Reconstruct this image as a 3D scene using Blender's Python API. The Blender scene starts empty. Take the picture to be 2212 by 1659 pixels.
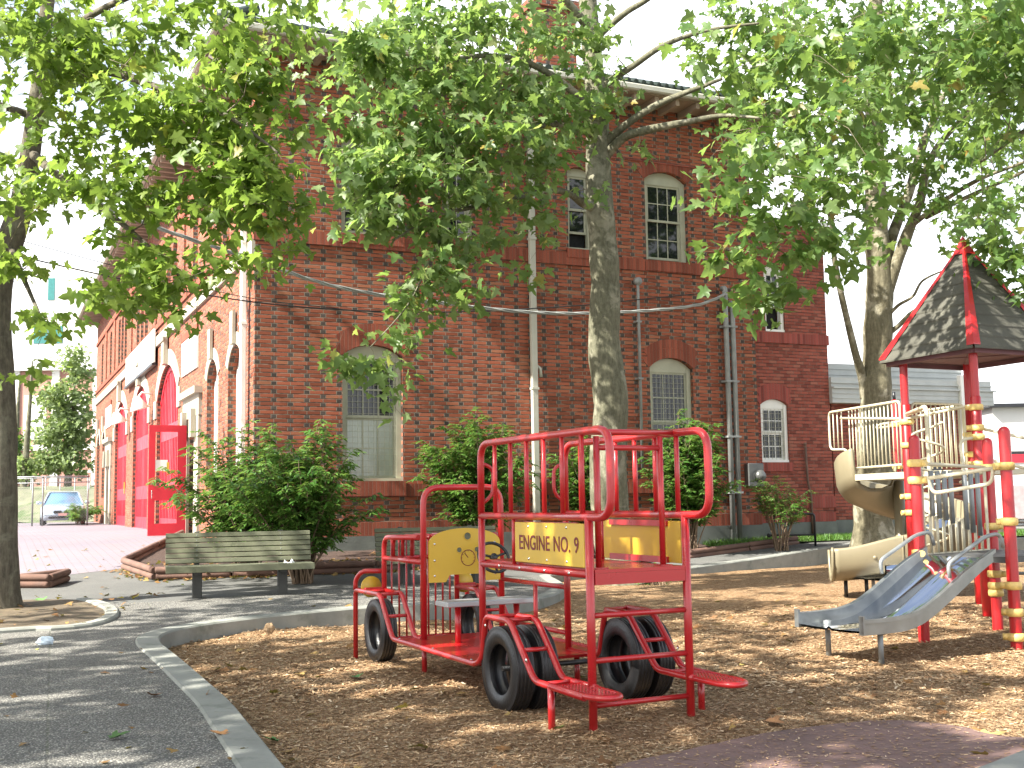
import bpy, math, random
import numpy as np
from mathutils import Vector, Matrix
from mathutils.geometry import delaunay_2d_cdt
C = bpy.context.scene.collection
PI = math.pi
rad = math.radians
RND = random.Random(7)

# ---------------------------------------------------------------- camera geometry
F = 2450.0; PITCH = rad(5.8); ROLL = .016; CAM = (0.0, 0.0, 1.55)
_up = (0, -math.sin(PITCH), math.cos(PITCH)); _fw = (0, math.cos(PITCH), math.sin(PITCH))
_r = (math.cos(ROLL), -math.sin(ROLL) * _up[1], -math.sin(ROLL) * _up[2])
_u = (math.sin(ROLL), math.cos(ROLL) * _up[1], math.cos(ROLL) * _up[2])

def ray(px, py):
    x = (px - 1106) / F; y = -(py - 829.5) / F
    return tuple(x * _r[i] + y * _u[i] + _fw[i] for i in range(3))

def at(px, py, Y):
    v = ray(px, py); k = Y / v[1]
    return Vector((v[0] * k, Y, CAM[2] + v[2] * k))

def lerp(a, b, t): return a + (b - a) * t
def sst(a, b, x):
    t = min(1, max(0, (x - a) / (b - a))); return t * t * (3 - 2 * t)

def hgt(x, y):
    """height of the made ground (path, plaza, beds, lawn) above the wood chips"""
    b = .10 + .05 * sst(6, 13, y) + .11 * sst(13, 17, y)
    hl = b + min(.5, max(0, .045 * (y - 17)))
    hr = .11 + min(.32, max(0, .09 * (y - 23.0)))
    return lerp(hl, hr, sst(-3, 1.5, x)) if y > 16 else lerp(b, .13, sst(-1, 1.5, x) * sst(13, 16, y))

def G(px, py, dz=0.0, mulch=False):
    v = ray(px, py); z = 0.2
    for _ in range(30):
        k = (z - CAM[2]) / v[2] if v[2] < -1e-4 else 400
        x, y = v[0] * k, v[1] * k
        z = (0 if mulch else hgt(x, y)) + dz
    return Vector((x, y, z))

# ---------------------------------------------------------------- objects
def tag(o, label=None, cat=None, group=None, kind=None):
    if label: o['label'] = label
    if cat: o['category'] = cat
    if group: o['group'] = group
    if kind: o['kind'] = kind
    return o

def thing(name, label, cat, loc=(0, 0, 0), rz=0, group=None):
    o = bpy.data.objects.new(name, None); C.objects.link(o)
    o.location = loc; o.rotation_euler = (0, 0, rz); o.empty_display_size = .2
    return tag(o, label, cat, group)

def fillet(pts, r, n=5, closed=False):
    pts = [Vector(p) for p in pts]; out = []
    N = len(pts)
    for i, p in enumerate(pts):
        if not closed and i in (0, N - 1): out.append(p); continue
        a = pts[i - 1]; b = pts[(i + 1) % N]
        da = a - p; db = b - p
        rr = min(r, da.length * .48, db.length * .48)
        pa = p + da.normalized() * rr; pb = p + db.normalized() * rr
        for k in range(n + 1):
            t = k / n
            out.append(pa * (1 - t) ** 2 + p * 2 * t * (1 - t) + pb * t * t)
    return out

class MB:
    def __init__(s): s.v = []; s.f = []; s.m = []; s.s = []
    def add(s, vs, fs, mi=0, sm=False):
        o = len(s.v); s.v += [tuple(v) for v in vs]
        for f in fs: s.f.append([o + i for i in f]); s.m.append(mi); s.s.append(sm)
        return s
    def quad(s, a, b, c, d, mi=0): return s.add([a, b, c, d], [(0, 1, 2, 3)], mi)
    def poly(s, pts, mi=0): return s.add(pts, [tuple(range(len(pts)))], mi)
    def box(s, lo, hi, mi=0, M=None, bev=0):
        x0, y0, z0 = lo; x1, y1, z1 = hi
        if bev:
            b = bev; P = []
            # chamfered box: 24 verts
            import itertools
            vs = []
            for sx in (0, 1):
                for sy in (0, 1):
                    for sz in (0, 1):
                        X = (x0, x1)[sx]; Y = (y0, y1)[sy]; Z = (z0, z1)[sz]
                        ix = X + (b if sx == 0 else -b); iy = Y + (b if sy == 0 else -b); iz = Z + (b if sz == 0 else -b)
                        vs += [(X, iy, iz), (ix, Y, iz), (ix, iy, Z)]
            def id(sx, sy, sz, a): return (sx * 4 + sy * 2 + sz) * 3 + a
            fs = []
            for sgn in (0, 1):
                q = [id(sgn, 0, 0, 0), id(sgn, 1, 0, 0), id(sgn, 1, 1, 0), id(sgn, 0, 1, 0)]; fs.append(q if sgn else q[::-1])
                q = [id(0, sgn, 0, 1), id(0, sgn, 1, 1), id(1, sgn, 1, 1), id(1, sgn, 0, 1)]; fs.append(q if sgn else q[::-1])
                q = [id(0, 0, sgn, 2), id(1, 0, sgn, 2), id(1, 1, sgn, 2), id(0, 1, sgn, 2)]; fs.append(q if sgn else q[::-1])
            for a in (0, 1):
                for c in (0, 1):
                    fs.append([id(a, c, 0, 0), id(a, c, 1, 0), id(a, c, 1, 1), id(a, c, 0, 1)][::1 if a != c else -1])
                    fs.append([id(a, 0, c, 0), id(a, 1, c, 0), id(a, 1, c, 2), id(a, 0, c, 2)][::-1 if a != c else 1])
                    fs.append([id(0, a, c, 1), id(1, a, c, 1), id(1, a, c, 2), id(0, a, c, 2)][::1 if a != c else -1])
            for a in (0, 1):
                for c in (0, 1):
                    for d in (0, 1):
                        t = [id(a, c, d, 0), id(a, c, d, 1), id(a, c, d, 2)]
                        fs.append(t if (a + c + d) % 2 else t[::-1])
        else:
            vs = [(x, y, z) for x in (x0, x1) for y in (y0, y1) for z in (z0, z1)]
            fs = [(0, 1, 3, 2), (4, 6, 7, 5), (0, 4, 5, 1), (2, 3, 7, 6), (0, 2, 6, 4), (1, 5, 7, 3)]
        if M is not None: vs = [M @ Vector(v) for v in vs]
        return s.add(vs, fs, mi)
    def bar(s, a, b, w, t, up=(0, 0, 1), mi=0, bev=0):
        """box beam from a to b, w across, t along up"""
        a = Vector(a); b = Vector(b); d = (b - a); L = d.length; d.normalize()
        up = Vector(up); side = d.cross(up).normalized(); up = side.cross(d)
        M = Matrix((( d.x, side.x, up.x, a.x), (d.y, side.y, up.y, a.y), (d.z, side.z, up.z, a.z), (0, 0, 0, 1)))
        return s.box((0, -w / 2, -t / 2), (L, w / 2, t / 2), mi, M, bev)
    def tube(s, pts, r, seg=10, mi=0, cap=True, closed=False, sm=True):
        P = [Vector(p) for p in pts]; N = len(P)
        R = r if isinstance(r, (list, tuple)) else [r] * N
        T = []
        for i in range(N):
            a = P[i - 1] if (i > 0 or closed) else P[i]; b = P[(i + 1) % N] if (i < N - 1 or closed) else P[i]
            d = b - a
            T.append(d.normalized() if d.length > 1e-9 else Vector((0, 0, 1)))
        n = T[0].orthogonal().normalized(); vs = []
        for i in range(N):
            if i:
                q = T[i - 1].rotation_difference(T[i]); n = q @ n
                n = (n - T[i] * n.dot(T[i])).normalized()
            b = T[i].cross(n)
            for k in range(seg):
                a = 2 * PI * k / seg
                vs.append(P[i] + (n * math.cos(a) + b * math.sin(a)) * R[i])
        fs = []
        for i in range(N if closed else N - 1):
            j = (i + 1) % N
            for k in range(seg):
                l = (k + 1) % seg
                fs.append((i * seg + k, i * seg + l, j * seg + l, j * seg + k))
        s.add(vs, fs, mi, sm)
        if cap and not closed:
            o = len(s.v) - N * seg
            s.f.append([o + k for k in range(seg)][::-1]); s.m.append(mi); s.s.append(False)
            s.f.append([o + (N - 1) * seg + k for k in range(seg)]); s.m.append(mi); s.s.append(False)
        return s
    def lathe(s, prof, c=(0, 0, 0), ax=(0, 0, 1), seg=24, mi=0, sm=True):
        """prof: list of (radius, height along ax)"""
        ax = Vector(ax).normalized(); n = ax.orthogonal().normalized(); b = ax.cross(n); c = Vector(c)
        vs = []
        for (r, h) in prof:
            for k in range(seg):
                a = 2 * PI * k / seg
                vs.append(c + ax * h + (n * math.cos(a) + b * math.sin(a)) * r)
        fs = []
        for i in range(len(prof) - 1):
            for k in range(seg):
                l = (k + 1) % seg
                fs.append((i * seg + k, i * seg + l, (i + 1) * seg + l, (i + 1) * seg + k))
        return s.add(vs, fs, mi, sm)
    def disc(s, c, r, ax, seg=20, mi=0):
        ax = Vector(ax).normalized(); n = ax.orthogonal().normalized(); b = ax.cross(n); c = Vector(c)
        return s.poly([c + (n * math.cos(2 * PI * k / seg) + b * math.sin(2 * PI * k / seg)) * r for k in range(seg)], mi)
    def prism(s, poly, d, mi=0):
        """extrude planar polygon by vector d"""
        d = Vector(d); n = len(poly); a = [Vector(p) for p in poly]; b = [p + d for p in a]
        s.add(a + b, [tuple(range(n))[::-1], tuple(range(n, 2 * n))] + [(i, (i + 1) % n, n + (i + 1) % n, n + i) for i in range(n)], mi)
        return s
    def sphere(s, c, r, seg=12, mi=0, sq=(1, 1, 1)):
        c = Vector(c); vs = [c + Vector((0, 0, r * sq[2]))]; fs = []
        rn = seg // 2
        for i in range(1, rn):
            t = PI * i / rn
            for k in range(seg):
                a = 2 * PI * k / seg
                vs.append(c + Vector((r * sq[0] * math.sin(t) * math.cos(a), r * sq[1] * math.sin(t) * math.sin(a), r * sq[2] * math.cos(t))))
        vs.append(c - Vector((0, 0, r * sq[2])))
        for k in range(seg):
            l = (k + 1) % seg
            fs.append((0, 1 + k, 1 + l))
            for i in range(rn - 2): fs.append((1 + i * seg + k, 1 + (i + 1) * seg + k, 1 + (i + 1) * seg + l, 1 + i * seg + l))
            fs.append((len(vs) - 1, 1 + (rn - 2) * seg + l, 1 + (rn - 2) * seg + k))
        return s.add(vs, fs, mi, True)
    def build(s, name, mats, parent=None, uv=False, label=None):
        me = bpy.data.meshes.new(name)
        me.from_pydata(s.v, [], s.f)
        if not isinstance(mats, (list, tuple)): mats = [mats]
        for m in mats: me.materials.append(m)
        me.polygons.foreach_set('material_index', s.m)
        me.polygons.foreach_set('use_smooth', s.s)
        if uv:
            L = me.uv_layers.new(name='box')
            me.update()
            for p in me.polygons:
                n = p.normal
                for li in p.loop_indices:
                    c = me.vertices[me.loops[li].vertex_index].co
                    if abs(n.z) > .75: q = (c.x, c.y)
                    elif abs(n.x) > abs(n.y): q = (c.y, c.z)
                    else: q = (c.x, c.z)
                    L.data[li].uv = q
        me.update()
        o = bpy.data.objects.new(name, me); C.objects.link(o)
        if parent: o.parent = parent
        if label: o['label'] = label
        return o

def copy_tree(o, parent=None):
    c = o.copy(); C.objects.link(c); c.parent = parent
    for ch in o.children: copy_tree(ch, c)
    return c

def inpoly(x, y, P):
    r = False; j = len(P) - 1
    for i in range(len(P)):
        if (P[i][1] > y) != (P[j][1] > y) and x < (P[j][0] - P[i][0]) * (y - P[i][1]) / (P[j][1] - P[i][1]) + P[i][0]: r = not r
        j = i
    return r

def resample(P, d, closed=True):
    out = []; n = len(P)
    for i in range(n if closed else n - 1):
        a = Vector(P[i][:2]); b = Vector(P[(i + 1) % n][:2]); k = max(1, int((b - a).length / d))
        for q in range(k): out.append(a.lerp(b, q / k))
    if not closed: out.append(Vector(P[-1][:2]))
    return out

def sheet(name, P, d, zf, mat, hole=None, jit=.25, dfun=None):
    """triangulated ground sheet inside polygon P following zf(x, y)"""
    B = resample(P, d if dfun is None else d * 2); pts = list(B); edges = [(i, (i + 1) % len(B)) for i in range(len(B))]
    if hole:
        H = resample(hole, d if dfun is None else .4); o = len(pts); pts += H; edges += [(o + i, o + (i + 1) % len(H)) for i in range(len(H))]
    xs = [p[0] for p in P]; ys = [p[1] for p in P]; rr = random.Random(3)
    y = min(ys)
    while y < max(ys):
        x = min(xs); dd = d if dfun is None else dfun(y)
        while x < max(xs):
            q = (x + rr.uniform(-jit, jit) * dd, y + rr.uniform(-jit, jit) * dd)
            if inpoly(q[0], q[1], P) and not (hole and inpoly(q[0], q[1], hole)): pts.append(Vector(q))
            x += dd
        y += dd
    v, e, f, *_ = delaunay_2d_cdt(pts, edges, [], 1, 1e-5)
    V = [(p.x, p.y, zf(p.x, p.y)) for p in v]; Fc = []
    for t in f:
        cx = sum(v[i].x for i in t) / 3; cy = sum(v[i].y for i in t) / 3
        if hole and inpoly(cx, cy, hole): continue
        if not inpoly(cx, cy, P): continue
        a, b, c = (v[i] for i in t[:3])
        t = list(t)
        if (b - a).cross(c - a) < 0: t = t[::-1]
        Fc.append(t)
    me = bpy.data.meshes.new(name); me.from_pydata(V, [], Fc); me.materials.append(mat)
    me.polygons.foreach_set('use_smooth', [True] * len(Fc)); me.update()
    o = bpy.data.objects.new(name, me); C.objects.link(o)
    return o

# ---------------------------------------------------------------- materials
class NT:
    def __init__(s, name):
        s.mat = bpy.data.materials.new(name); s.mat.use_nodes = True
        s.t = s.mat.node_tree; s.N = s.t.nodes; s.L = s.t.links
        s.b = s.N['Principled BSDF']; s.out = s.N['Material Output']
    def n(s, ty, ins=None, **kw):
        nd = s.N.new(ty)
        for k, v in kw.items(): setattr(nd, k, v)
        if ins:
            for k, v in ins.items(): s.set(nd.inputs[k], v)
        return nd
    def set(s, inp, v):
        if isinstance(v, bpy.types.NodeSocket): s.L.new(v, inp)
        elif isinstance(v, bpy.types.Node): s.L.new(v.outputs[0], inp)
        else: inp.default_value = v
    def m(s, op, a, b=0.0, c=0.0):
        nd = s.N.new('ShaderNodeMath'); nd.operation = op
        s.set(nd.inputs[0], a); s.set(nd.inputs[1], b); s.set(nd.inputs[2], c)
        return nd.outputs[0]
    def mix(s, f, a, b, mode='MIX'):
        nd = s.N.new('ShaderNodeMix'); nd.data_type = 'RGBA'; nd.blend_type = mode
        s.set(nd.inputs[0], f); s.set(nd.inputs[6], a if not isinstance(a, tuple) else (*a, 1)); s.set(nd.inputs[7], b if not isinstance(b, tuple) else (*b, 1))
        return nd.outputs[2]
    def noise(s, vec, scale, det=3, rough=.5, dist=0):
        nd = s.n('ShaderNodeTexNoise', {'Scale': scale, 'Detail': det, 'Roughness': rough, 'Distortion': dist})
        if vec is not None: s.set(nd.inputs['Vector'], vec)
        return nd
    def ramp(s, f, *stops):
        nd = s.N.new('ShaderNodeValToRGB'); s.set(nd.inputs[0], f)
        e = nd.color_ramp.elements
        while len(e) < len(stops): e.new(.5)
        for q, (p, c) in zip(e, stops): q.position = p; q.color = (*c, 1) if len(c) == 3 else c
        return nd.outputs[0]
    def obj(s): return s.n('ShaderNodeTexCoord').outputs['Object']
    def bump(s, h, strength=.5, dist=.01):
        nd = s.n('ShaderNodeBump', {'Strength': strength, 'Distance': dist, 'Height': h}); s.L.new(nd.outputs[0], s.b.inputs['Normal']); return nd
    def fin(s, col=None, rough=None, spec=None, metal=None, coat=None):
        if col is not None: s.set(s.b.inputs['Base Color'], (*col, 1) if isinstance(col, tuple) else col)
        if rough is not None: s.set(s.b.inputs['Roughness'], rough)
        if spec is not None: s.set(s.b.inputs['Specular IOR Level'], spec)
        if metal is not None: s.set(s.b.inputs['Metallic'], metal)
        if coat is not None: s.set(s.b.inputs['Coat Weight'], coat)
        return s.mat

def plain(name, col, rough=.6, var=.12, scale=6, metal=0, coat=0, bump=0, spec=.5, dirt=None):
    t = NT(name); o = t.obj()
    nz = t.noise(o, scale, 4, .6).outputs[0]
    a = tuple(c * (1 - var) for c in col); b = tuple(min(1, c * (1 + var)) for c in col)
    cc = t.ramp(nz, (.3, a), (.7, b))
    if dirt:
        n2 = t.noise(o, dirt[0], 5, .65).outputs[0]
        cc = t.mix(t.ramp(n2, (dirt[2], (0, 0, 0)), (dirt[2] + .15, (1, 1, 1))), cc, dirt[1])
    if bump: t.bump(t.noise(o, scale * 8, 3).outputs[0], bump, .01)
    r = t.ramp(t.noise(o, scale * 2, 3).outputs[0], (.3, (rough * .85,) * 3), (.7, (min(1, rough * 1.15),) * 3))
    return t.fin(cc, r, spec, metal, coat)

def brick_mat(name, red=(.29, .086, .047), dark=(.07, .055, .047), mortar=(.26, .205, .155), bed=(.075, .048, .036), pattern=True, ch=.082, per=.66):
    t = NT(name)
    uv = t.n('ShaderNodeUVMap', uv_map='box').outputs[0]
    sep = t.n('ShaderNodeSeparateXYZ', {0: uv}); u, z = sep.outputs[0], sep.outputs[1]
    r = t.m('DIVIDE', z, ch); row = t.m('FLOOR', r); fz = t.m('SUBTRACT', r, row)
    odd = t.m('MODULO', t.m('ADD', row, 1000.0), 2.0)
    uu = t.m('ADD', t.m('DIVIDE', u, per), t.m('MULTIPLY', odd, .5))
    cell = t.m('FLOOR', uu); fx = t.m('SUBTRACT', uu, cell)
    if pattern:
        e = (0.0, .165, .5825, 1.0)
    else:
        e = (0.0, .34, .67, 1.0)
    # distance to the nearest vertical joint
    d = t.m('ABSOLUTE', t.m('SUBTRACT', fx, e[0]))
    for q in e[1:]: d = t.m('MINIMUM', d, t.m('ABSOLUTE', t.m('SUBTRACT', fx, q)))
    d = t.m('MULTIPLY', d, per)
    dz = t.m('MULTIPLY', t.m('MINIMUM', fz, t.m('SUBTRACT', 1.0, fz)), ch)
    wob = t.m('MULTIPLY', t.m('SUBTRACT', t.noise(uv, 30, 2).outputs[0], .5), .008)
    jv = t.n('ShaderNodeMapRange', {0: t.m('ADD', d, wob), 1: .004, 2: .009, 3: 1.0, 4: 0.0}).outputs[0]
    jb = t.n('ShaderNodeMapRange', {0: t.m('ADD', dz, wob), 1: .006, 2: .012, 3: 1.0, 4: 0.0}).outputs[0]
    joint = t.m('MAXIMUM', jv, jb)
    bid = t.m('ADD', t.m('GREATER_THAN', fx, e[1]), t.m('GREATER_THAN', fx, e[2]))
    wn = t.n('ShaderNodeTexWhiteNoise', noise_dimensions='3D')
    cmb = t.n('ShaderNodeCombineXYZ', {0: t.m('ADD', t.m('MULTIPLY', cell, 3.0), bid), 1: row, 2: 1.7}); t.L.new(cmb.outputs[0], wn.inputs['Vector'])
    rv = wn.outputs[0]
    col = t.ramp(rv, (0.0, tuple(c * .62 for c in red)), (.35, tuple(c * .9 for c in red)), (.8, tuple(c * 1.18 for c in red)), (1, (red[0] * 1.1, red[1] * 1.5, red[2] * 1.5)))
    if pattern:
        isd = t.m('LESS_THAN', fx, e[1])
        isd = t.m('MULTIPLY', isd, t.m('GREATER_THAN', rv, .07))
        col = t.mix(isd, col, t.ramp(rv, (0, tuple(c * .7 for c in dark)), (1, tuple(c * 1.5 for c in dark))))
    fine = t.noise(uv, 60, 4, .7).outputs[0]
    col = t.mix(.45, col, t.ramp(fine, (.25, (.25, .25, .25)), (.75, (.78, .78, .78))), 'OVERLAY')
    big = t.noise(uv, .7, 5, .65).outputs[0]
    col = t.mix(.35, col, t.ramp(big, (.3, (.33, .32, .3)), (.7, (.66, .66, .66))), 'OVERLAY')
    mo = t.mix(.5, mortar, t.ramp(t.noise(uv, 12, 4).outputs[0], (.3, (.25, .25, .25)), (.7, (.7, .7, .7))), 'OVERLAY')
    bd = t.mix(t.ramp(t.noise(uv, 5, 3).outputs[0], (.42, (0, 0, 0)), (.62, (.75, .75, .75))), bed, mortar)  # bed mortar dark, with the raked joint's shade put into its colour
    col = t.mix(jb, t.mix(jv, col, mo), bd)
    hgt_ = t.m('ADD', t.m('SUBTRACT', 1.0, joint), t.m('MULTIPLY', fine, .25))
    t.bump(hgt_, .9, .012)
    return t.fin(col, .86, .25)

def soldier_mat(name, red=(.25, .07, .042), mortar=(.17, .10, .07), per=.082, h=.0):
    t = NT(name); uv = t.n('ShaderNodeUVMap', uv_map='box').outputs[0]
    sep = t.n('ShaderNodeSeparateXYZ', {0: uv}); u = sep.outputs[0]
    r = t.m('DIVIDE', u, per); cell = t.m('FLOOR', r); f = t.m('SUBTRACT', r, cell)
    d = t.m('MULTIPLY', t.m('MINIMUM', f, t.m('SUBTRACT', 1.0, f)), per)
    d = t.m('ADD', d, t.m('MULTIPLY', t.m('SUBTRACT', t.noise(uv, 30, 2).outputs[0], .5), .006))
    j = t.n('ShaderNodeMapRange', {0: d, 1: .002, 2: .006, 3: 1.0, 4: 0.0}).outputs[0]
    wn = t.n('ShaderNodeTexWhiteNoise', noise_dimensions='1D'); t.L.new(cell, wn.inputs['W'])
    col = t.ramp(wn.outputs[0], (0, tuple(c * .65 for c in red)), (.5, red), (1, tuple(c * 1.2 for c in red)))
    col = t.mix(.4, col, t.ramp(t.noise(uv, 40, 4, .7).outputs[0], (.25, (.25, .25, .25)), (.75, (.78, .78, .78))), 'OVERLAY')
    col = t.mix(j, col, mortar); t.bump(t.m('SUBTRACT', 1.0, j), .8, .01)
    return t.fin(col, .85, .25)

def leaf_mat(name, a, b, c, trans=.45, rough=.42, extra=None):
    t = NT(name)
    rv = t.n('ShaderNodeNewGeometry').outputs['Random Per Island']
    st = [(0, a), (.55, b), (.97, c)]
    if extra: st.append((1.0, extra))
    col = t.ramp(rv, *st)
    o = t.obj()
    col = t.mix(.35, col, t.ramp(t.noise(o, 9, 3).outputs[0], (.3, (.3, .3, .3)), (.7, (.72, .72, .72))), 'OVERLAY')
    t.fin(col, rough, .45)
    tr = t.n('ShaderNodeBsdfTranslucent')
    tc = t.mix(.5, col, (.30, .42, .07)); t.set(tr.inputs[0], tc)
    mx = t.n('ShaderNodeMixShader', {0: trans, 1: t.b.outputs[0], 2: tr.outputs[0]})
    t.L.new(mx.outputs[0], t.out.inputs[0])
    return t.mat

def bark_mat(name, a, b, lich, sc=1.0):
    t = NT(name); o = t.obj()
    mp = t.n('ShaderNodeMapping', {0: o}); mp.inputs['Scale'].default_value = (9 * sc, 9 * sc, 2.2 * sc)
    n1 = t.noise(mp.outputs[0], 2.2, 6, .65).outputs[0]
    n2 = t.noise(o, 2.3, 5, .6, .6).outputs[0]
    n3 = t.noise(o, 14, 4, .6).outputs[0]
    col = t.ramp(n1, (.3, a), (.62, b))
    col = t.mix(t.ramp(n2, (.52, (0, 0, 0)), (.6, (.8, .8, .8))), col, lich)
    col = t.mix(.4, col, t.ramp(n3, (.3, (.28, .28, .28)), (.7, (.75, .75, .75))), 'OVERLAY')
    t.bump(t.m('ADD', n1, t.m('MULTIPLY', n3, .5)), .8, .03)
    return t.fin(col, .9, .2)
# ---------------------------------------------------------------- material library
M = {}
M['brick'] = brick_mat('patterned_brick')
M['brick2'] = brick_mat('plain_brick', red=(.27, .074, .05), mortar=(.2, .11, .085), bed=(.09, .035, .03), pattern=False, per=.62)
M['soldier'] = soldier_mat('soldier_brick')
M['soldier2'] = soldier_mat('wing_soldier_brick', red=(.27, .065, .05), mortar=(.2, .1, .08))
M['plinth'] = plain('plinth_concrete', (.13, .14, .125), .9, .25, 2.5, bump=.3)
M['stone'] = plain('cream_stone', (.36, .33, .26), .8, .12, 2, bump=.2)
M['frame'] = plain('window_paint', (.38, .38, .28), .6, .12, 3, dirt=(9, (.3, .3, .22), .62))
M['white'] = plain('white_paint', (.75, .75, .70), .55, .06, 3)
M['gutter'] = plain('beige_gutter', (.42, .41, .34), .5, .1, 2)
M['soffit'] = plain('soffit_wood', (.30, .23, .17), .8, .2, 2)
M['tile'] = plain('dark_roof_tile', (.035, .05, .042), .5, .3, 4, bump=.2)
M['glass'] = plain('window_glass', (.012, .015, .016), .04, .2, 2, spec=.5)
M['blind'] = plain('window_blind', (.36, .40, .33), .12, .10, 2, spec=.8)
M['dark'] = plain('unlit_interior_black', (.008, .008, .008), .9, .1)
M['reddoor'] = plain('red_door_paint', (.55, .018, .035), .45, .1, 2)
M['pipe'] = plain('grey_conduit', (.22, .23, .22), .5, .2, 4)
M['rust'] = plain('brown_pipe', (.12, .07, .05), .8, .3, 6)
M['meter'] = plain('meter_metal', (.12, .125, .12), .35, .15, 5, metal=.4)
# playground
M['red'] = plain('red_tube_paint', (.41, .014, .016), .3, .04, 2, coat=.35)
M['redpost'] = plain('red_post_paint', (.37, .009, .012), .38, .10, 3, coat=.2, dirt=(5, (.32, .02, .02), .6))
M['yellow'] = plain('yellow_plastic', (.56, .36, .03), .42, .05, 3, dirt=(25, (.4, .27, .04), .74))
M['letter'] = plain('dark_red_letter', (.16, .018, .018), .6, .1)
M['bolt'] = plain('bolt_steel', (.6, .6, .58), .25, .1, metal=1)
M['rubber'] = plain('tyre_rubber', (.014, .014, .015), .38, .25, 8, bump=.25, dirt=(12, (.06, .05, .042), .66))
M['alu'] = plain('bench_aluminium', (.42, .44, .44), .45, .08, 3, metal=.6)
M['steer'] = plain('black_plastic', (.012, .012, .012), .4, .2)
M['beige'] = plain('beige_tube_paint', (.50, .46, .33), .42, .06, 4)
M['beigep'] = plain('beige_plastic', (.19, .165, .105), .4, .08, 1.5, dirt=(5, (.16, .145, .10), .64))
M['clamp'] = plain('yellow_clamp', (.60, .43, .14), .5, .22, 14)
M['steel'] = plain('slide_side_steel', (.27, .285, .28), .42, .15, 5, metal=.85)
M['mirror'] = plain('slide_bed_steel', (.62, .64, .67), .07, .06, 2, metal=1)
M['galv'] = plain('galvanised_tube', (.23, .245, .245), .5, .15, 6, metal=.5)
M['deck'] = plain('deck_coating', (.05, .052, .052), .6, .2, 8)
M['roofwood'] = plain('grey_roof_plank', (.062, .06, .046), .85, .35, 3, bump=.3, dirt=(3, (.12, .12, .09), .62))
M['benchwood'] = plain('weathered_bench_wood', (.125, .13, .08), .85, .22, 3, bump=.3, dirt=(7, (.075, .085, .05), .58))
M['benchleg'] = plain('dark_bench_leg', (.045, .045, .04), .8, .25, 5, bump=.3)
M['timber'] = plain('landscape_timber', (.135, .075, .055), .9, .3, 4, bump=.4)
M['iron'] = plain('black_iron', (.012, .013, .016), .4, .2)
M['cable'] = plain('grey_cable', (.30, .31, .29), .6, .2, 3)
M['bcable'] = plain('black_cable', (.015, .015, .015), .6, .2)
# plants
M['leafL'] = leaf_mat('left_tree_leaf', (.085, .155, .022), (.14, .23, .034), (.21, .29, .055), .6, extra=(.36, .32, .06))
M['leafC'] = leaf_mat('middle_tree_leaf', (.09, .17, .05), (.155, .25, .075), (.25, .33, .14), .6, extra=(.38, .28, .06))
M['leafR'] = leaf_mat('right_tree_leaf', (.058, .13, .03), (.11, .195, .05), (.175, .255, .085), .55, extra=(.32, .19, .05))
M['leafS'] = leaf_mat('shrub_leaf', (.04, .115, .018), (.07, .175, .03), (.14, .25, .06), .4, .33)
M['leafB'] = leaf_mat('far_tree_leaf', (.15, .20, .09), (.20, .27, .12), (.26, .33, .16), .5)
M['grassb'] = leaf_mat('grass_blade', (.05, .14, .02), (.08, .19, .03), (.14, .24, .05), .35, .5)
M['litter'] = leaf_mat('dry_leaf', (.13, .055, .02), (.24, .12, .04), (.36, .24, .08), .2, .7, extra=(.2, .28, .05))
M['barkC'] = bark_mat('middle_tree_bark', (.075, .075, .048), (.145, .14, .095), (.23, .22, .16))
M['barkL'] = bark_mat('left_tree_bark', (.06, .052, .04), (.13, .115, .085), (.16, .15, .11))
M['barkR'] = bark_mat('right_tree_bark', (.09, .08, .05), (.16, .145, .095), (.30, .28, .21))
M['twig'] = plain('twig_bark', (.15, .125, .085), .9, .25, 5)
M['stem'] = plain('shrub_stem', (.16, .11, .07), .9, .25, 5)

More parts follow.
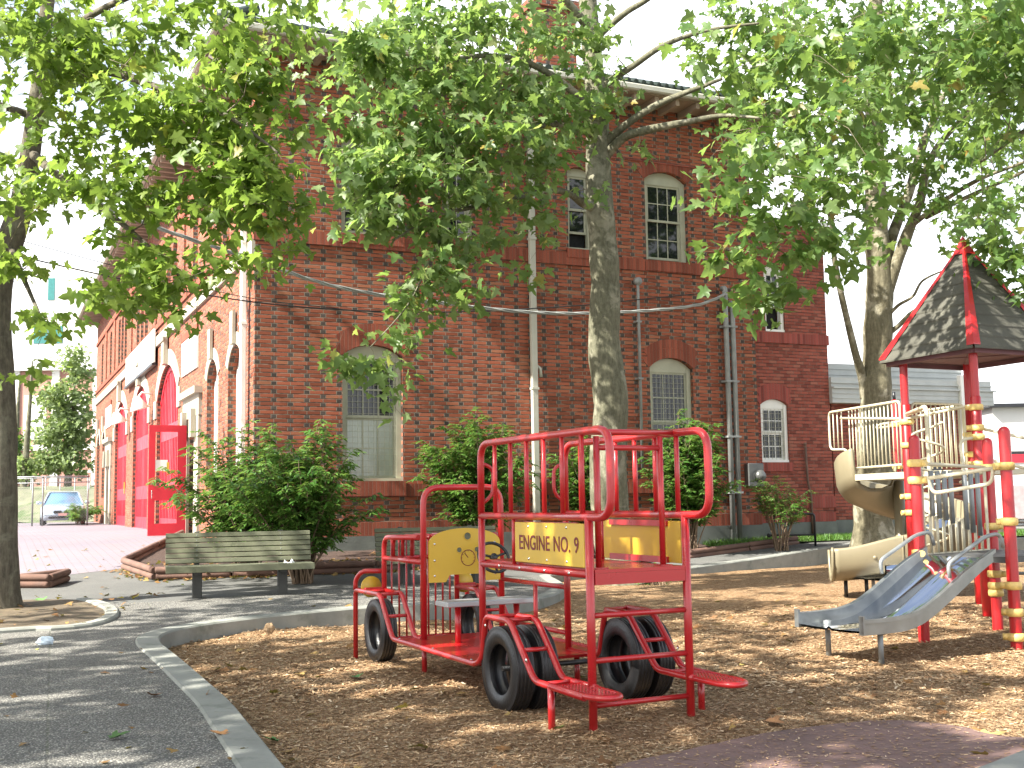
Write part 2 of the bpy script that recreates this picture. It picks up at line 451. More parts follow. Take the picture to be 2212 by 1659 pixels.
def ground_mats():
    # wood chips
    t = NT('wood_chip_bed'); o = t.obj()
    mp = t.n('ShaderNodeMapping', {0: o}); mp.inputs['Scale'].default_value = (1, 1, .1)
    v1 = t.n('ShaderNodeTexVoronoi', {'Vector': mp.outputs[0], 'Scale': 34.0, 'Randomness': 1.0})
    n1 = t.noise(mp.outputs[0], 70, 5, .7, 1.5).outputs[0]
    n2 = t.noise(mp.outputs[0], 1.6, 4, .6).outputs[0]
    col = t.ramp(t.n('ShaderNodeSeparateColor', {0: v1.outputs['Color']}).outputs[0], (0, (.19, .112, .058)), (.45, (.31, .195, .103)), (.8, (.41, .275, .155)), (1, (.52, .39, .24)))
    col = t.mix(.75, col, t.ramp(n1, (.3, (.22, .22, .22)), (.7, (.8, .8, .8))), 'OVERLAY')
    col = t.mix(.4, col, t.ramp(n2, (.3, (.36, .33, .3)), (.7, (.62, .62, .62))), 'OVERLAY')
    t.bump(t.m('ADD', n1, v1.outputs['Distance']), 1.0, .03)
    M['mulch'] = t.fin(col, .95, .15)
    # exposed aggregate slabs
    t = NT('exposed_aggregate'); o = t.obj()
    v = t.n('ShaderNodeTexVoronoi', {'Vector': o, 'Scale': 75.0})
    s = t.n('ShaderNodeSeparateColor', {0: v.outputs['Color']}).outputs[0]
    col = t.ramp(s, (0, (.115, .11, .096)), (.55, (.198, .19, .168)), (.82, (.335, .32, .285)), (1, (.51, .49, .44)))
    col = t.mix(t.ramp(v.outputs['Distance'], (.35, (0, 0, 0)), (.6, (1, 1, 1))), col, (.095, .093, .087))
    n2 = t.noise(o, .9, 5, .65).outputs[0]
    col = t.mix(.5, col, t.ramp(n2, (.3, (.34, .34, .33)), (.7, (.62, .62, .61))), 'OVERLAY')
    # slab joints
    rot = t.n('ShaderNodeMapping', {0: o}); rot.inputs['Rotation'].default_value = (0, 0, rad(-22))
    sp = t.n('ShaderNodeSeparateXYZ', {0: rot.outputs[0]})
    def jl(s_, p):
        q = t.m('DIVIDE', s_, p); q = t.m('SUBTRACT', q, t.m('FLOOR', q)); return t.m('MULTIPLY', t.m('MINIMUM', q, t.m('SUBTRACT', 1.0, q)), p)
    jd = t.m('ADD', t.m('MINIMUM', jl(sp.outputs[0], 1.22), jl(sp.outputs[1], 1.22)), t.m('MULTIPLY', t.m('SUBTRACT', t.noise(o, 14, 3).outputs[0], .5), .012))
    j = t.n('ShaderNodeMapRange', {0: jd, 1: .004, 2: .013, 3: .3, 4: 0.0}).outputs[0]
    moss = t.ramp(t.noise(o, 3, 3).outputs[0], (.42, (.035, .034, .03)), (.6, (.07, .085, .03)))
    col = t.mix(j, col, moss)
    t.bump(t.m('SUBTRACT', t.m('MULTIPLY', v.outputs['Distance'], -1.0), j), .8, .01)
    M['aggr'] = t.fin(col, .85, .3)
    # asphalt strip
    t = NT('worn_asphalt'); o = t.obj()
    n1 = t.noise(o, 90, 3, .7).outputs[0]; n2 = t.noise(o, .8, 5, .6).outputs[0]
    col = t.mix(.6, t.ramp(n1, (.3, (.07, .07, .067)), (.7, (.16, .16, .15))), t.ramp(n2, (.3, (.36, .36, .36)), (.7, (.62, .62, .6))), 'OVERLAY')
    t.bump(n1, .5, .008); M['asphalt'] = t.fin(col, .9, .25)
    # brick plaza
    t = NT('plaza_paver'); o = t.obj()
    rot = t.n('ShaderNodeMapping', {0: o}); rot.inputs['Rotation'].default_value = (0, 0, rad(-24.7))
    bt = t.n('ShaderNodeTexBrick', {'Vector': rot.outputs[0], 'Color1': (.205, .175, .18, 1), 'Color2': (.18, .172, .198, 1), 'Mortar': (.11, .10, .10, 1), 'Scale': 1.0, 'Mortar Size': .008, 'Bias': 0.0, 'Brick Width': .32, 'Row Height': .16})
    n2 = t.noise(o, .35, 5, .6).outputs[0]
    col = t.mix(.55, bt.outputs[0], t.ramp(n2, (.3, (.37, .38, .42)), (.7, (.62, .56, .57))), 'OVERLAY')
    t.bump(t.m('SUBTRACT', 1.0, bt.outputs[1]), .4, .006)
    M['plaza'] = t.fin(col, .75, .35)
    M['ground'] = plain('bare_ground', (.15, .145, .13), .95, .25, .6, bump=.3)
    M['soil'] = plain('dark_bark_soil', (.05, .028, .019), .95, .45, 22, bump=1.0, dirt=(30, (.12, .075, .045), .62))
    M['isl'] = plain('island_soil', (.10, .075, .045), .95, .4, 12, bump=.6, dirt=(8, (.055, .07, .025), .6))
    M['lawn'] = plain('lawn_soil', (.07, .095, .03), .95, .4, 5, bump=.5)
    M['pad'] = plain('rubber_safety_pad', (.145, .088, .076), .85, .2, 2, bump=.4, dirt=(6, (.10, .06, .052), .58))
    M['kerb'] = plain('kerb_concrete', (.215, .22, .195), .85, .2, 3, bump=.25, dirt=(4, (.14, .15, .125), .55))
    # chips
    t = NT('wood_chip'); rv = t.n('ShaderNodeNewGeometry').outputs['Random Per Island']
    col = t.ramp(rv, (0, (.17, .095, .05)), (.3, (.29, .175, .09)), (.65, (.40, .265, .148)), (.93, (.49, .36, .22)), (1, (.62, .5, .35)))
    M['chip'] = t.fin(col, .85, .2)
ground_mats()
# ---------------------------------------------------------------- the ground
from mathutils import noise as mnoise
KIN = [(.85, 4.7), (-.25, 4.0), (-.78, 5.2), (-1.21, 6.23), (-2.07, 8.42), (-2.98, 10.4), (-3.62, 11.75), (-3.8, 12.3), (-3.80, 12.85), (-3.62, 13.35), (-3.2, 13.85), (-2.6, 14.3), (-1.9, 14.72), (-1.15, 14.95), (-.35, 15.25), (.2, 15.9), (.6, 16.95), (.8, 18.1), (.82, 19.2), (.72, 20.2), (.62, 20.95), (.9, 21.55), (1.9, 22.25), (3.44, 22.95), (5.12, 24.1), (6.88, 25.55), (8.2, 26.6), (12, 27.2), (15, 25), (15, 19), (8, 12.1), (5.3, 8.85), (3.45, 7.12), (2.6, 6.3)]

def offset_poly(P, d):
    out = []; n = len(P)
    for i in range(n):
        a = Vector(P[i - 1]); b = Vector(P[i]); c = Vector(P[(i + 1) % n])
        n1 = Vector(((b - a).y, -(b - a).x)).normalized(); n2 = Vector(((c - b).y, -(c - b).x)).normalized()
        m = (n1 + n2).normalized(); k = 1 / max(.5, m.dot(n1))
        q = b + m * d * k; out.append((q.x, q.y))
    return out
area = sum(KIN[i - 1][0] * KIN[i][1] - KIN[i][0] * KIN[i - 1][1] for i in range(len(KIN)))
SGN = 1 if area > 0 else -1
KMID = offset_poly(KIN, SGN * .10)
def mulch_z(x, y):
    return .035 * mnoise.noise(Vector((x * .9, y * .9, 0))) + .018 * mnoise.noise(Vector((x * 3.1, y * 3.1, 5))) + .012 * mnoise.noise(Vector((x * 9, y * 9, 2))) if y < 16 else .03 * mnoise.noise(Vector((x * .9, y * .9, 0)))
o = sheet('wood_chips', KMID, .3, mulch_z, M['mulch'], dfun=lambda y: .09 if y < 9 else (.16 if y < 14 else .35)); tag(o, kind='structure')
OUT = [(-150, -20), (150, -20), (150, 240), (-150, 240)]
def rough_h(x, y): return hgt(x, y) - .03
o = sheet('ground', OUT, 6, rough_h, M['ground'], hole=KMID); tag(o, kind='structure')

def ribbon(name, P, w, top, depth, mat, closed=False, r=.02):
    """concrete edging of width w to the outer side of polyline P"""
    Q = [Vector((p[0], p[1])) for p in P]; n = len(Q); mb = MB(); rows = []
    for i in range(n):
        a = Q[i - 1] if (i or closed) else Q[i]; b = Q[i]; c = Q[(i + 1) % n] if (i < n - 1 or closed) else Q[i]
        d1 = (b - a) if (b - a).length else (c - b); d2 = (c - b) if (c - b).length else d1
        m = (Vector((d1.y, -d1.x)).normalized() + Vector((d2.y, -d2.x)).normalized()).normalized() * SGN
        z = top(b.x, b.y)
        sec = [(0, -depth), (0, z - r), (r, z), (w - r, z), (w, z - r), (w, -depth)]
        rows.append([(b.x + m.x * s, b.y + m.y * s, zz) for s, zz in sec])
    vs = [v for rw in rows for v in rw]; k = 6; fs = []
    for i in range(n if closed else n - 1):
        j = (i + 1) % n
        for q in range(k - 1): fs.append((i * k + q, i * k + q + 1, j * k + q + 1, j * k + q))
    mb.add(vs, fs); return mb.build(name, mat)
kp = [tuple(v) for v in fillet([(p[0], p[1], 0) for p in KIN], .35, 3, closed=True)]
o = ribbon('kerb', kp, .25, lambda x, y: hgt(x, y) + .02, .25, M['kerb'], closed=True); tag(o, kind='structure')

def P2(*px): return [tuple(G(*q)[:2]) for q in px]
# exposed aggregate paving round the benches and towards the camera
AG = [KMID[i] for i in range(1, 21)] + P2((1150, 1243), (1060, 1250), (860, 1266), (390, 1297), (173, 1309)) + [(-9.5, 17.0), (-9, 8), (-6, 1), (-.5, 1)]
o = sheet('path', AG, .5, lambda x, y: hgt(x, y) + .004, M['aggr']); tag(o, kind='structure')
BK = P2((335, 1253), (500, 1247), (810, 1238))
AS = P2((173, 1309), (390, 1297), (860, 1266), (1060, 1250), (1150, 1243)) + [KMID[20], KMID[21], KMID[22], KMID[23], KMID[24], KMID[25], (8.6, 27.6), (7.0, 26.75), (4.0, 24.6), (1.5, 23.0), (-1.0, 21.9)] + BK[::-1] + P2((300, 1224), (150, 1242)) + [(-7.6, 18.4), (-9.5, 18.4), (-9.5, 17.0)]
o = sheet('asphalt_path', AS, .6, lambda x, y: hgt(x, y) + .003, M['asphalt']); tag(o, kind='structure')
# building frame (origin at the corner nearest the camera; x along the side wall, y along the front)
BROT = rad(24.7); BO = at(548, 1000, 22.0); BO = Vector((BO.x, BO.y, 0))
BX = Vector((math.cos(BROT), math.sin(BROT), 0)); BY = Vector((-math.sin(BROT), math.cos(BROT), 0))
def BW(x, y, z=0): return BO + BX * x + BY * y + Vector((0, 0, z))
PLZ = P2((150, 1242), (300, 1224), (262, 1187), (395, 1160)) + [tuple(BW(0.1, 3.4)[:2]), tuple(BW(.1, 46)[:2]), (-26, 58), (-40, 58), (-40, 26)] + P2((-60, 1205), (100, 1203))
o = sheet('plaza', PLZ, 1.2, lambda x, y: hgt(x, y) + .006, M['plaza']); tag(o, kind='structure')
# lawn strip by the wing and playground back
LW = [(4.6, 25.05), (7.0, 26.8), (8.6, 27.65), (30, 30), (30, 40), tuple(BW(14, .3)[:2]), tuple(BW(10.2, .2)[:2])]
o = sheet('lawn', LW, .5, lambda x, y: hgt(x, y) + .03 + .02 * mnoise.noise(Vector((x, y, 0))), M['lawn']); tag(o, kind='structure')
# planting bed soil
SB = BK + [(-1.0, 21.9), (1.5, 23.0), (4.0, 24.6), (4.6, 25.05), tuple(BW(10.2, .2)[:2]), tuple(BW(.05, .05)[:2]), tuple(BW(.05, 3.3)[:2])] + P2((395, 1161), (268, 1188))
o = sheet('bed_soil', SB, .4, lambda x, y: hgt(x, y) + .07 + .04 * mnoise.noise(Vector((x * 1.5, y * 1.5, 3))), M['soil']); tag(o, kind='structure')
SL = P2((-120, 1285), (40, 1268), (143, 1256), (106, 1207), (-120, 1209))
o = sheet('left_bed_soil', SL, .4, lambda x, y: hgt(x, y) + .08 + .03 * mnoise.noise(Vector((x * 1.5, y * 1.5, 3))), M['soil']); tag(o, kind='structure')
ISC = [(95 + 132 * math.cos(rad(t_)), 1328 + 32.5 * math.sin(rad(t_))) for t_ in range(95, -96, -14)]
IS = P2((-160, 1376), *ISC, (-160, 1304))
o = sheet('tree_island_soil', IS, .3, lambda x, y: hgt(x, y) + .02 + .03 * mnoise.noise(Vector((x * 2, y * 2, 3))), M['isl']); tag(o, kind='structure')
isk = [(p[0], p[1]) for p in IS[0:13]]
SG = SGN; SGN = 1
o = ribbon('island_kerb', isk, .17, lambda x, y: hgt(x, y) + .05, .1, M['kerb']); tag(o, kind='structure')
SGN = SG
# rubber safety pad
RP = P2() + [tuple(G(*q, mulch=True)[:2]) for q in ((1330, 1672), (1400, 1652), (1520, 1625), (1640, 1600), (1720, 1587), (1800, 1578), (1880, 1572), (1950, 1570), (2030, 1576), (2090, 1586), (2130, 1598))] + [tuple(G(2185, 1606, mulch=True)[:2]), (3.42, 7.12), (2.58, 6.32), (1.2, 5.1), (.5, 5.5)]
o = sheet('rubber_pad', RP, .12, lambda x, y: .045 + mulch_z(x, y) * .35, M['pad']); tag(o, kind='structure')
# paving past the right hand kerb
o = sheet('corner_paving', [(1.0, 4.6), (2.7, 6.15), (3.55, 6.97), (5.4, 8.7), (9, 9), (6, 3)], .5, lambda x, y: hgt(x, y) + .006, plain('pinkish_paving', (.32, .24, .215), .9, .15, 3, bump=.3)); tag(o, kind='structure')

# wood chips lying loose (nobody could count them)
def chips(n=90000):
    rg = np.random.default_rng(4); V = []; pts = []
    while len(pts) < n:
        Y = 5.2 * (16 / 5.2) ** rg.random(); X = (rg.random() * 1.05 - .5) * .98 * Y
        if inpoly(X, Y, KIN): pts.append((X, Y))
    pts = np.array(pts); N = len(pts)
    L = rg.uniform(.005, .020, N) * (1 + .5 * (pts[:, 1] > 9)); W = L * rg.uniform(.14, .38, N)
    a = rg.uniform(0, 2 * PI, N); tl = rg.normal(0, .17, N); ro = rg.normal(0, .25, N)
    z = np.array([mulch_z(x, y) for x, y in pts]) + rg.uniform(.002, .016, N)
    inpad = np.array([inpoly(x, y, RP) for x, y in pts]); z = np.where(inpad, .052, z); keep = ~inpad | (rg.random(N) < .25)
    tl = np.where(inpad, 0, tl); ro = np.where(inpad, 0, ro)
    d = np.stack([np.cos(a) * np.cos(tl), np.sin(a) * np.cos(tl), np.sin(tl)], 1)
    s = np.stack([-np.sin(a) * np.cos(ro), np.cos(a) * np.cos(ro), np.sin(ro)], 1)
    c = np.column_stack([pts, z])
    q = np.stack([c - d * L[:, None] - s * W[:, None], c + d * L[:, None] - s * W[:, None] * .6, c + d * L[:, None] * .95 + s * W[:, None], c - d * L[:, None] * .9 + s * W[:, None] * .8], 1)[keep]
    N = len(q); me = bpy.data.meshes.new('loose_wood_chips')
    me.vertices.add(N * 4); me.vertices.foreach_set('co', q.reshape(-1)); me.loops.add(N * 4); me.loops.foreach_set('vertex_index', np.arange(N * 4, dtype=np.int32))
    me.polygons.add(N); me.polygons.foreach_set('loop_start', np.arange(N, dtype=np.int32) * 4); me.materials.append(M['chip']); me.update(calc_edges=True)
    o = bpy.data.objects.new('loose_wood_chips', me); C.objects.link(o); tag(o, 'loose tan wood chips scattered over the play area', 'wood chips', kind='stuff')
chips()

# timber borders of the beds
def border(name, label, P, n=2, dz=0.0):
    t = thing(name, label, 'border', (P[0][0], P[0][1], 0)); L = Vector((P[0][0], P[0][1], 0))
    for i in range(len(P) - 1):
        a = Vector((*P[i], 0)); b = Vector((*P[i + 1], 0)); seg = max(1, int((b - a).length / 2.4))
        for k in range(seg):
            p = a.lerp(b, k / seg); q = a.lerp(b, (k + 1) / seg); dv = (q - p).normalized() * .012
            for j in range(n):
                mb = MB(); z0 = .06 + j * .105 + dz
                off = Vector((RND.uniform(-.015, .015), RND.uniform(-.015, .015), 0))
                pa = p + dv + off; pb = q - dv + off; pa.z = hgt(pa.x, pa.y) + z0; pb.z = hgt(pb.x, pb.y) + z0
                m3 = [pa + (pb - pa) * f - L for f in (0, .02, .98, 1)]
                mb.tube(m3, [.045, .055, .055, .045], 10); mb.build('timber', M['timber'], t)
    return t
b1 = P2((395, 1161), (268, 1188), (335, 1254), (500, 1248), (812, 1239)) + [(-1.0, 21.9), (1.2, 22.85)]
border('timber_border', 'two-high round timber edging in front of the shrub bed behind the bench', b1)
border('timber_border', 'short low timber edging along the lawn by the black rail', [(3.7, 24.4), (5.2, 25.45), (6.55, 26.45)], 2, -.03)
border('timber_border', 'timber edging round the small bark bed beside the left tree', P2((-120, 1287), (40, 1270), (147, 1257), (108, 1205), (-120, 1207)), 2)
# ---------------------------------------------------------------- fire station
def arc(u0, u1, zs, rise, n=12):
    w = (u1 - u0) / 2; R = (w * w + rise * rise) / (2 * rise); uc = (u0 + u1) / 2; zc = zs + rise - R
    a0 = math.asin(min(1, w / R)); 
    if rise > w: a0 = PI - a0
    return [(uc - R * math.sin(a0 - 2 * a0 * k / n), zc + R * math.cos(a0 - 2 * a0 * k / n)) for k in range(n + 1)]

class Face:
    """maps wall coordinates (u, z, depth into wall) to local building coordinates"""
    def __init__(s, side): s.side = side
    def __call__(s, u, z, d=0.0):
        return (u, d, z) if s.side == 'x' else (d, u, z)
SIDE = Face('x'); FRONT = Face('y')

def wall_holes(mb, fc, u0, u1, z0, z1, holes, reveal=.2, mi=0, mr=0, d0=0.0):
    """holes: (u0,u1,z0,zspring,rise). flat wall with openings, arched heads and reveals"""
    us = sorted({u0, u1, *[h[0] for h in holes], *[h[1] for h in holes]})
    flip = fc.side == 'y'
    def q(pts): mb.poly(pts if not flip else pts[::-1], mi)
    for a, b in zip(us[:-1], us[1:]):
        hs = sorted([h for h in holes if h[0] <= a + 1e-6 and h[1] >= b - 1e-6], key=lambda h: h[2]); z = z0
        for h in hs:
            if h[2] > z + 1e-6: q([fc(a, z, d0), fc(b, z, d0), fc(b, h[2], d0), fc(a, h[2], d0)])
            z = h[3] + h[4]
        if z < z1: q([fc(a, z, d0), fc(b, z, d0), fc(b, z1, d0), fc(a, z1, d0)])
    for h in holes:
        rv = h[5] if len(h) > 5 else reveal
        out = [(h[0], h[2])]
        if h[4] > 0:
            A = arc(h[0], h[1], h[3], h[4]); top = h[3] + h[4]
            for k in range(len(A) - 1):
                (ua, za), (ub, zb) = A[k], A[k + 1]
                q([fc(ua, za, d0), fc(ub, zb, d0), fc(ub, top, d0), fc(ua, top, d0)])
            out += A
        else: out += [(h[0], h[3]), (h[1], h[3])]
        out += [(h[1], h[2])]
        n = len(out)
        for k in range(n):
            a, b = out[k], out[(k + 1) % n]
            p = [fc(a[0], a[1], d0), fc(b[0], b[1], d0), fc(b[0], b[1], d0 + rv), fc(a[0], a[1], d0 + rv)]
            mb.poly(p if flip else p[::-1], mr)

def fbox(mb, fc, u0, u1, z0, z1, d0, d1, mi=0, bev=0):
    a = fc(u0, z0, d0); b = fc(u1, z1, d1)
    mb.box([min(p) for p in zip(a, b)], [max(p) for p in zip(a, b)], mi, None, bev)

def ring_band(mb, fc, u0, u1, zs, rise, w, d0, d1, mi=0, n=12):
    """arched band of width w above an opening"""
    A = arc(u0, u1, zs, rise, n); uc = (u0 + u1) / 2
    hw = (u1 - u0) / 2; R = (hw * hw + rise * rise) / (2 * rise); zc = zs + rise - R
    O = [(uc + (u - uc) * (R + w) / R, zc + (z - zc) * (R + w) / R) for u, z in A]
    for k in range(n):
        p = [A[k], A[k + 1], O[k + 1], O[k]]
        f = [fc(*q, d0) for q in p]; g = [fc(*q, d1) for q in p]
        vs = f + g; fs = [(0, 1, 2, 3), (7, 6, 5, 4), (0, 4, 5, 1), (2, 6, 7, 3), (1, 5, 6, 2), (0, 3, 7, 4)]
        if fc.side == 'x': fs = [x[::1] for x in fs]
        mb.add(vs, fs, mi)

def window(parent, fc, u0, u1, z0, zs, rise, cols=3, rows=(2, 2), d=.10, grille=False, open_gap=0.0, blind=(False, False), fm=None, jamb=.09, raised=0.0):
    fm = fm or M['frame']; zt = zs + rise
    w = MB(); D0, D1 = d, d + .10
    fbox(w, fc, u0 + .002, u0 + jamb, z0 + .002, zs, D0, D1); fbox(w, fc, u1 - jamb, u1 - .002, z0 + .002, zs, D0 - .03, D1)
    fbox(w, fc, u0 + .002, u1 - .002, z0 + .002, z0 + .06, D0 - .06, D1 + .002)
    A = arc(u0 + .002, u1 - .002, zs, rise - .002, 10) if rise > 0 else [(u0, zs), (u1, zs)]
    pl = [fc(u0 + .002, zs - .09, D0 - .012)] + [fc(*q, D0 - .012) for q in A] + [fc(u1 - .002, zs - .09, D0 - .012)]
    dv = Vector(fc(0, 0, .1)) - Vector(fc(0, 0, 0)); w.prism(pl if fc.side == 'x' else pl[::-1], dv)
    W = w.build('window', fm, parent)
    zm = (z0 + zs) / 2 + .02; iu0, iu1 = u0 + jamb, u1 - jamb; b = .045
    for k, (a, t) in enumerate(((zm, zs - .09), (z0 + .06 + open_gap + raised, zm + open_gap + raised))):
        s = MB(); dd = D0 + (.015 if k == 0 else .055)
        if k == 0 and raised: a = zm + raised * .0
        fbox(s, fc, iu0, iu0 + b, a, t, dd, dd + .035); fbox(s, fc, iu1 - b, iu1, a, t, dd, dd + .035)
        fbox(s, fc, iu0 + b, iu1 - b, a, a + b * 1.2, dd, dd + .035); fbox(s, fc, iu0 + b, iu1 - b, t - b, t, dd, dd + .035)
        nr = rows[k]
        for i in range(1, cols):
            u = lerp(iu0 + b, iu1 - b, i / cols); fbox(s, fc, u - .011, u + .011, a + b * 1.2, t - b, dd + .004, dd + .028)
        for i in range(1, nr):
            z = lerp(a + b, t - b, i / nr); fbox(s, fc, iu0 + b, iu1 - b, z - .011, z + .011, dd + .006, dd + .026)
        S = s.build('sash', fm, W)
        g = MB(); fbox(g, fc, iu0 + b, iu1 - b, a + b, t - b, dd + .014, dd + .020)
        g.build('pane', M['blind'] if blind[k] else M['glass'], W)
    if open_gap or raised:
        g = MB(); fbox(g, fc, iu0, iu1, z0 + .06, z0 + .06 + open_gap + raised, D1 + .05, D1 + .06); g.build('opening', M['dark'], W)  # black sheet behind the gap: the room's shade painted as colour
    if grille:
        g = MB(); dd = D0 - .02; nu = max(2, int((u1 - u0) / .115)); nz = int((zs - z0) / .125)
        for i in range(1, nu): 
            u = lerp(u0 + .02, u1 - .02, i / nu); g.tube([fc(u, z0 + .07, dd), fc(u, zs - .1, dd)], .0045, 4, cap=False)
        for i in range(1, nz):
            z = lerp(z0 + .07, zs - .1, i / nz); g.tube([fc(u0 + .02, z, dd), fc(u1 - .03, z, dd)], .0045, 4, cap=False)
        g.build('security_grille', M['frame'], W)
    return W

ST = thing('fire_station', 'tall two-storey red brick fire station with arched red garage doors and dark header bricks', 'building', BO, BROT)
LX, LY, ZT = 11.98, 37.0, 10.62
S_HOLES = [(1.75, 3.03, 7.02, 8.92, .22), (4.05, 4.68, 7.12, 8.9, .10), (6.98, 7.62, 7.10, 8.9, .10), (9.0, 10.16, 6.95, 8.92, .22), (1.77, 3.05, 1.96, 4.5, .24), (9.0, 10.17, 1.96, 4.5, .24)]
GD = [(9.95, 14.25), (16.35, 20.65), (22.85, 27.15)]
F_HOLES = [(1.15, 2.7, 1.9, 4.45, .45, .27), (3.9, 5.35, 1.9, 4.45, .45, .27), (31.7, 33.1, 1.9, 4.45, .45, .27), (34.4, 35.9, .8, 4.35, .6, .2)]
F_HOLES += [(a, b, .7, 4.7, .92, .20) for a, b in GD] + [(6.75, 7.85, .75, 3.64, 0, .2), (29.0, 30.1, .75, 3.64, 0, .2)]
UPW = [3.1, 7.3, 10.9, 12.1, 13.3, 17.3, 18.5, 19.7, 23.8, 25.0, 26.2, 29.8, 33.9]
F_HOLES += [(u - .42, u + .42, 7.2, 9.0, .12, .3) for u in UPW]
w = MB()
wall_holes(w, SIDE, 0, LX, .86, ZT, S_HOLES, .28)
wall_holes(w, FRONT, 0, LY, .6, ZT, F_HOLES, .42)
w.quad((0, LY, .6), (LX, LY, .6), (LX, LY, ZT), (0, LY, ZT)); w.quad((LX, 0, .6), (LX, 0, ZT), (LX, LY, ZT), (LX, LY, .6))
wl = w.build('wall', M['brick'], ST, uv=True)
# plinth
p = MB(); p.box((-.05, -.05, 0), (LX + .02, .0, .86)); p.build('plinth', M['plinth'], ST)
# brick belt courses
for (z0, z1, mat, pr) in ((6.73, 7.0, 'soldier', .04), (1.64, 1.90, 'soldier', .035), (.865, 1.13, 'soldier', .02)):
    b = MB(); holes = [h for h in S_HOLES if h[2] < z1 and h[3] > z0]
    b.box((-pr, -pr, z0), (LX, .0, z1)); b.build('belt_course', M[mat], ST, uv=True)
b = MB(); b.box((-.03, -.03, 9.31), (LX, .0, 9.385)); b.build('belt_course', M['brick2'], ST, uv=True)
b = MB(); b.box((-.03, -.03, 9.385), (LX, -.0, ZT)); b.build('frieze', M['brick'], ST, uv=True)
# brick arches over the side windows
for h in S_HOLES:
    if h[1] - h[0] > .8:
        a = MB(); ring_band(a, SIDE, h[0] - .03, h[1] + .03, h[3], h[4], .22, -.012, .01); ring_band(a, SIDE, h[0] - .03, h[1] + .03, h[3] + .235, h[4], .2, -.010, .01)
        a.build('brick_arch', M['soldier'], ST, uv=True)
    s = MB(); s.box((h[0] - .06, -.06, h[2] - .2), (h[1] + .06, .1, h[2] - .001)) if h[2] > 3 else s.box((h[0] - .04, -.055, h[2] - .3), (h[1] + .04, .1, h[2] - .001))
    s.build('window_sill', M['soldier'], ST, uv=True)
window(ST, SIDE, *S_HOLES[0], cols=3, rows=(2, 2), d=.14)
window(ST, SIDE, *S_HOLES[1], cols=2, rows=(1, 1), d=.14)
window(ST, SIDE, *S_HOLES[2], cols=1, rows=(1, 1), d=.14, open_gap=.34)
window(ST, SIDE, *S_HOLES[3], cols=3, rows=(2, 2), d=.14, open_gap=.06, jamb=.13)
window(ST, SIDE, *S_HOLES[4], cols=3, rows=(2, 2), d=.14, grille=True, blind=(False, True), jamb=.11)
window(ST, SIDE, *S_HOLES[5], cols=3, rows=(2, 2), d=.14, grille=True, jamb=.11)
# the front: stone trim, niches, garage doors
b = MB(); fbox(b, FRONT, 0, LY, 6.44, 6.74, -.07, 0); b.build('stone_belt', M['stone'], ST)
for h in F_HOLES[:4]:
    s = MB(); uc = (h[0] + h[1]) / 2; ring_band(s, FRONT, h[0], h[1], h[3], h[4], .26, -.02, .005)
    fbox(s, FRONT, uc - .15, uc + .15, h[3] + h[4] + .003, h[3] + h[4] + .7, -.10, -.031); s.build('stone_arch', M['stone'], ST)
    window(ST, FRONT, h[0], h[1], h[2], h[3], h[4], cols=2, rows=(2, 2), d=.21, fm=M['white'], jamb=.14)
for i, (a, c) in enumerate(GD):
    s = MB(); uc = (a + c) / 2
    ring_band(s, FRONT, a, c, 4.7, .92, .45, -.03, .005, n=14)
    fbox(s, FRONT, uc - .25, uc + .25, 5.63, 6.43, -.16, -.042); fbox(s, FRONT, uc - .32, uc + .32, 6.30, 6.42, -.2, -.161)
    fbox(s, FRONT, a - .55, a - .02, 4.2, 4.75, -.05, -.0); fbox(s, FRONT, c + .02, c + .55, 4.2, 4.75, -.05, -.0)
    s.build('stone_arch', M['stone'], ST)
    D = MB(); A = arc(a, c, 4.7, .92, 14); dd = .16
    pl = [FRONT(a, .72, dd)] + [FRONT(*q, dd) for q in A] + [FRONT(c, .72, dd)]
    D.prism(pl[::-1], (.06, 0, 0))
    def topz(u):
        hw = (c - a) / 2; R = (hw * hw + .92 ** 2) / (2 * .92); return 4.7 + .92 - R + math.sqrt(max(0, R * R - (u - uc) ** 2))
    n = 13
    for k in range(n + 1):
        u = lerp(a + .1, c - .1, k / n); wd = .055 if k not in (0, n, 6, 7) else .085
        fbox(D, FRONT, u - wd, u + wd, .76, topz(u) - .12, dd - .05, dd - .001)
    for z0, z1 in ((.76, 1.15), (1.75, 2.2), (3.45, 3.9)): fbox(D, FRONT, a + .05, c - .05, z0, z1, dd - .054, dd - .052)
    ring_band(D, FRONT, a + .16, c - .16, 4.56, .9, .14, dd - .07, dd - .055)
    g = D.build('garage_door', M['reddoor'], ST)
    if i == 2: y = MB(); fbox(y, FRONT, 24.2, 24.34, 2.0, 2.45, dd - .075, dd - .06); y.build('notice', M['yellow'], g)
    th = MB(); fbox(th, FRONT, a, c, .6, .72, -.02, .19); th.build('threshold', M['stone'], ST)
